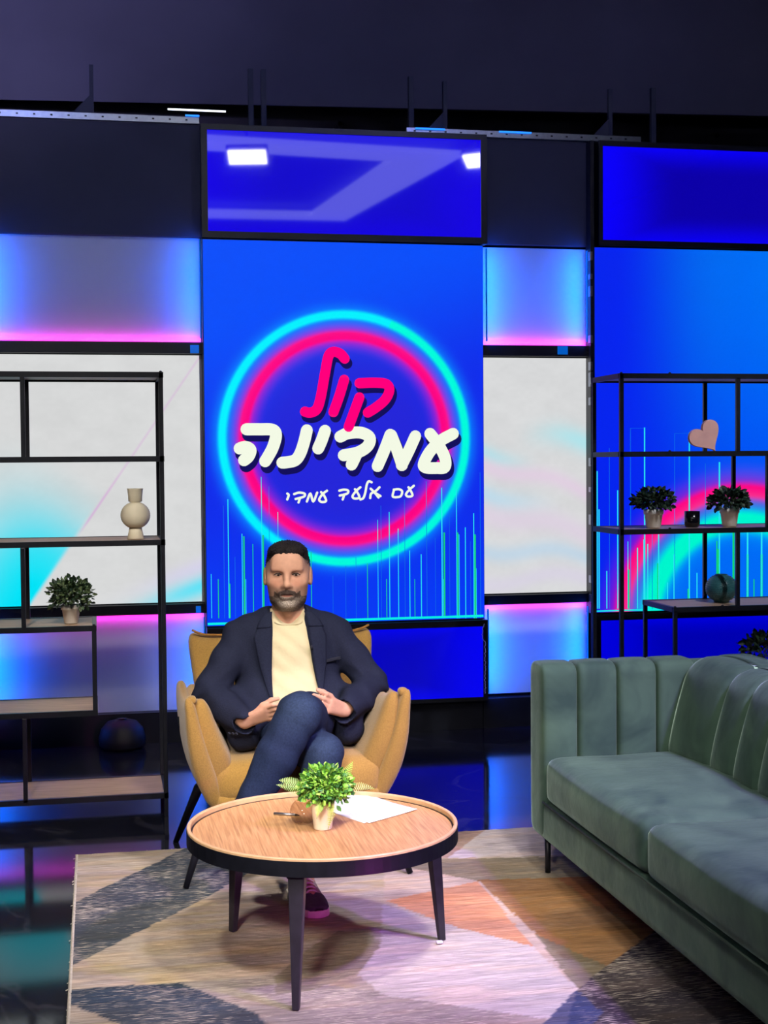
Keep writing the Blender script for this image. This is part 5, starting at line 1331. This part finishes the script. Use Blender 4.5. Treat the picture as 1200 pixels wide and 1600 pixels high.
# shoes
mat('suede_grey', rgb(176, 170, 160), .9, var=.15, vscale=60); mat('shoe_toe', rgb(78, 78, 90), .85, var=.15, vscale=80)
mat('shoe_rubber', rgb(222, 216, 206), .6, var=.06, vscale=40); mat('shoe_navy', rgb(24, 28, 52), .7, var=.1, vscale=60); mat('shoe_lace', rgb(198, 192, 188), .8, var=.1, vscale=90)
def shoe(heel, toe, upv, ln=.285):
    heel = np.array(heel, float); fwd = np.array(toe, float) - heel; fwd /= np.linalg.norm(fwd); u = np.array(upv, float); u -= fwd * (u @ fwd); u /= np.linalg.norm(u); rgt = np.cross(fwd, u)
    def wp(s, x, z): return heel + fwd * s * ln + rgt * x + u * z
    SEC = np.array([(0, .026, .070), (.04, .033, .088), (.15, .038, .104), (.28, .040, .112), (.40, .042, .100), (.52, .044, .084), (.65, .047, .066), (.78, .0475, .052), (.90, .041, .042), (.97, .029, .035), (1.0, .012, .028)])
    sh = bpy.data.objects.new('shoe', None); COL.objects.link(sh); sh.parent = man; sh['label'] = 'grey suede sneaker with dark toe and white sole'
    def loft(s0, s1, off, n=18, a0=0., a1=math.pi, base=.022):
        V = []; F = []; m = 15
        for i in range(n + 1):
            s = s0 + (s1 - s0) * i / n; hw = np.interp(s, SEC[:, 0], SEC[:, 1]) + off; ht = np.interp(s, SEC[:, 0], SEC[:, 2]) + off
            for j in range(m):
                a = a0 + (a1 - a0) * j / (m - 1); ca, sa = math.cos(a), math.sin(a)
                V.append(wp(s, hw * np.sign(ca) * abs(ca) ** .75, base + (ht - base) * abs(sa) ** .7))
        for i in range(n):
            for j in range(m - 1): q = i * m + j; F.append((q, q + 1, q + m + 1, q + m))
        F.append(tuple(range(m))); F.append(tuple(n * m + j for j in range(m - 1, -1, -1)))
        return V, F
    raw('upper', *loft(0, 1, 0), MATS['suede_grey'], sh, smooth=True)
    raw('toe_cap', *loft(.70, 1.0, .002), MATS['shoe_toe'], sh, smooth=True)
    raw('side_mark', *loft(.10, .30, .0018, 10, 2.35, 3.05), MATS['shoe_navy'], sh, smooth=True); raw('side_mark', *loft(.32, .40, .0018, 6, 2.5, 3.05), MATS['shoe_navy'], sh, smooth=True)
    out = []
    for s in np.linspace(0, 1, 24): out.append((s, np.interp(s, SEC[:, 0], SEC[:, 1]) + .005))
    P = [(s, w) for s, w in out] + [(s, -w) for s, w in out[::-1]]; P = [(-.02, .015)] + P[:24] + [(1.018, .0)] + P[24:] + [(-.02, -.015)]
    n = len(P); V = [wp(s, x, z) for z in (0, .026) for s, x in P]; F = [tuple(range(n)), tuple(range(2 * n - 1, n - 1, -1))] + [(i, i + n, (i + 1) % n + n, (i + 1) % n) for i in range(n)]
    raw('sole', V, F, MATS['shoe_rubber'], sh, bevel=.003)
    for i, s in enumerate(np.linspace(.36, .66, 6)):
        ht = np.interp(s, SEC[:, 0], SEC[:, 2]); MB().tube([wp(s, -.024, ht - .009), wp(s + .012, -.008, ht + .0045), wp(s + .012, .008, ht + .0045), wp(s, .024, ht - .009)], .0042, 6).build('lace', MATS['shoe_lace'], sh, smooth=True)
    MB().tube([wp(.30, -.022, .112), wp(.30, 0, .122), wp(.30, .022, .112)], .006, 6).build('tongue', MATS['suede_grey'], sh, smooth=True)
    return sh
shoe((.668, 4.955, .014), (.712, 4.665, .014), (0, 0, 1))
shoe((.512, 4.985, .268), (.468, 4.70, .262), (.15, -.1, 1), .27)
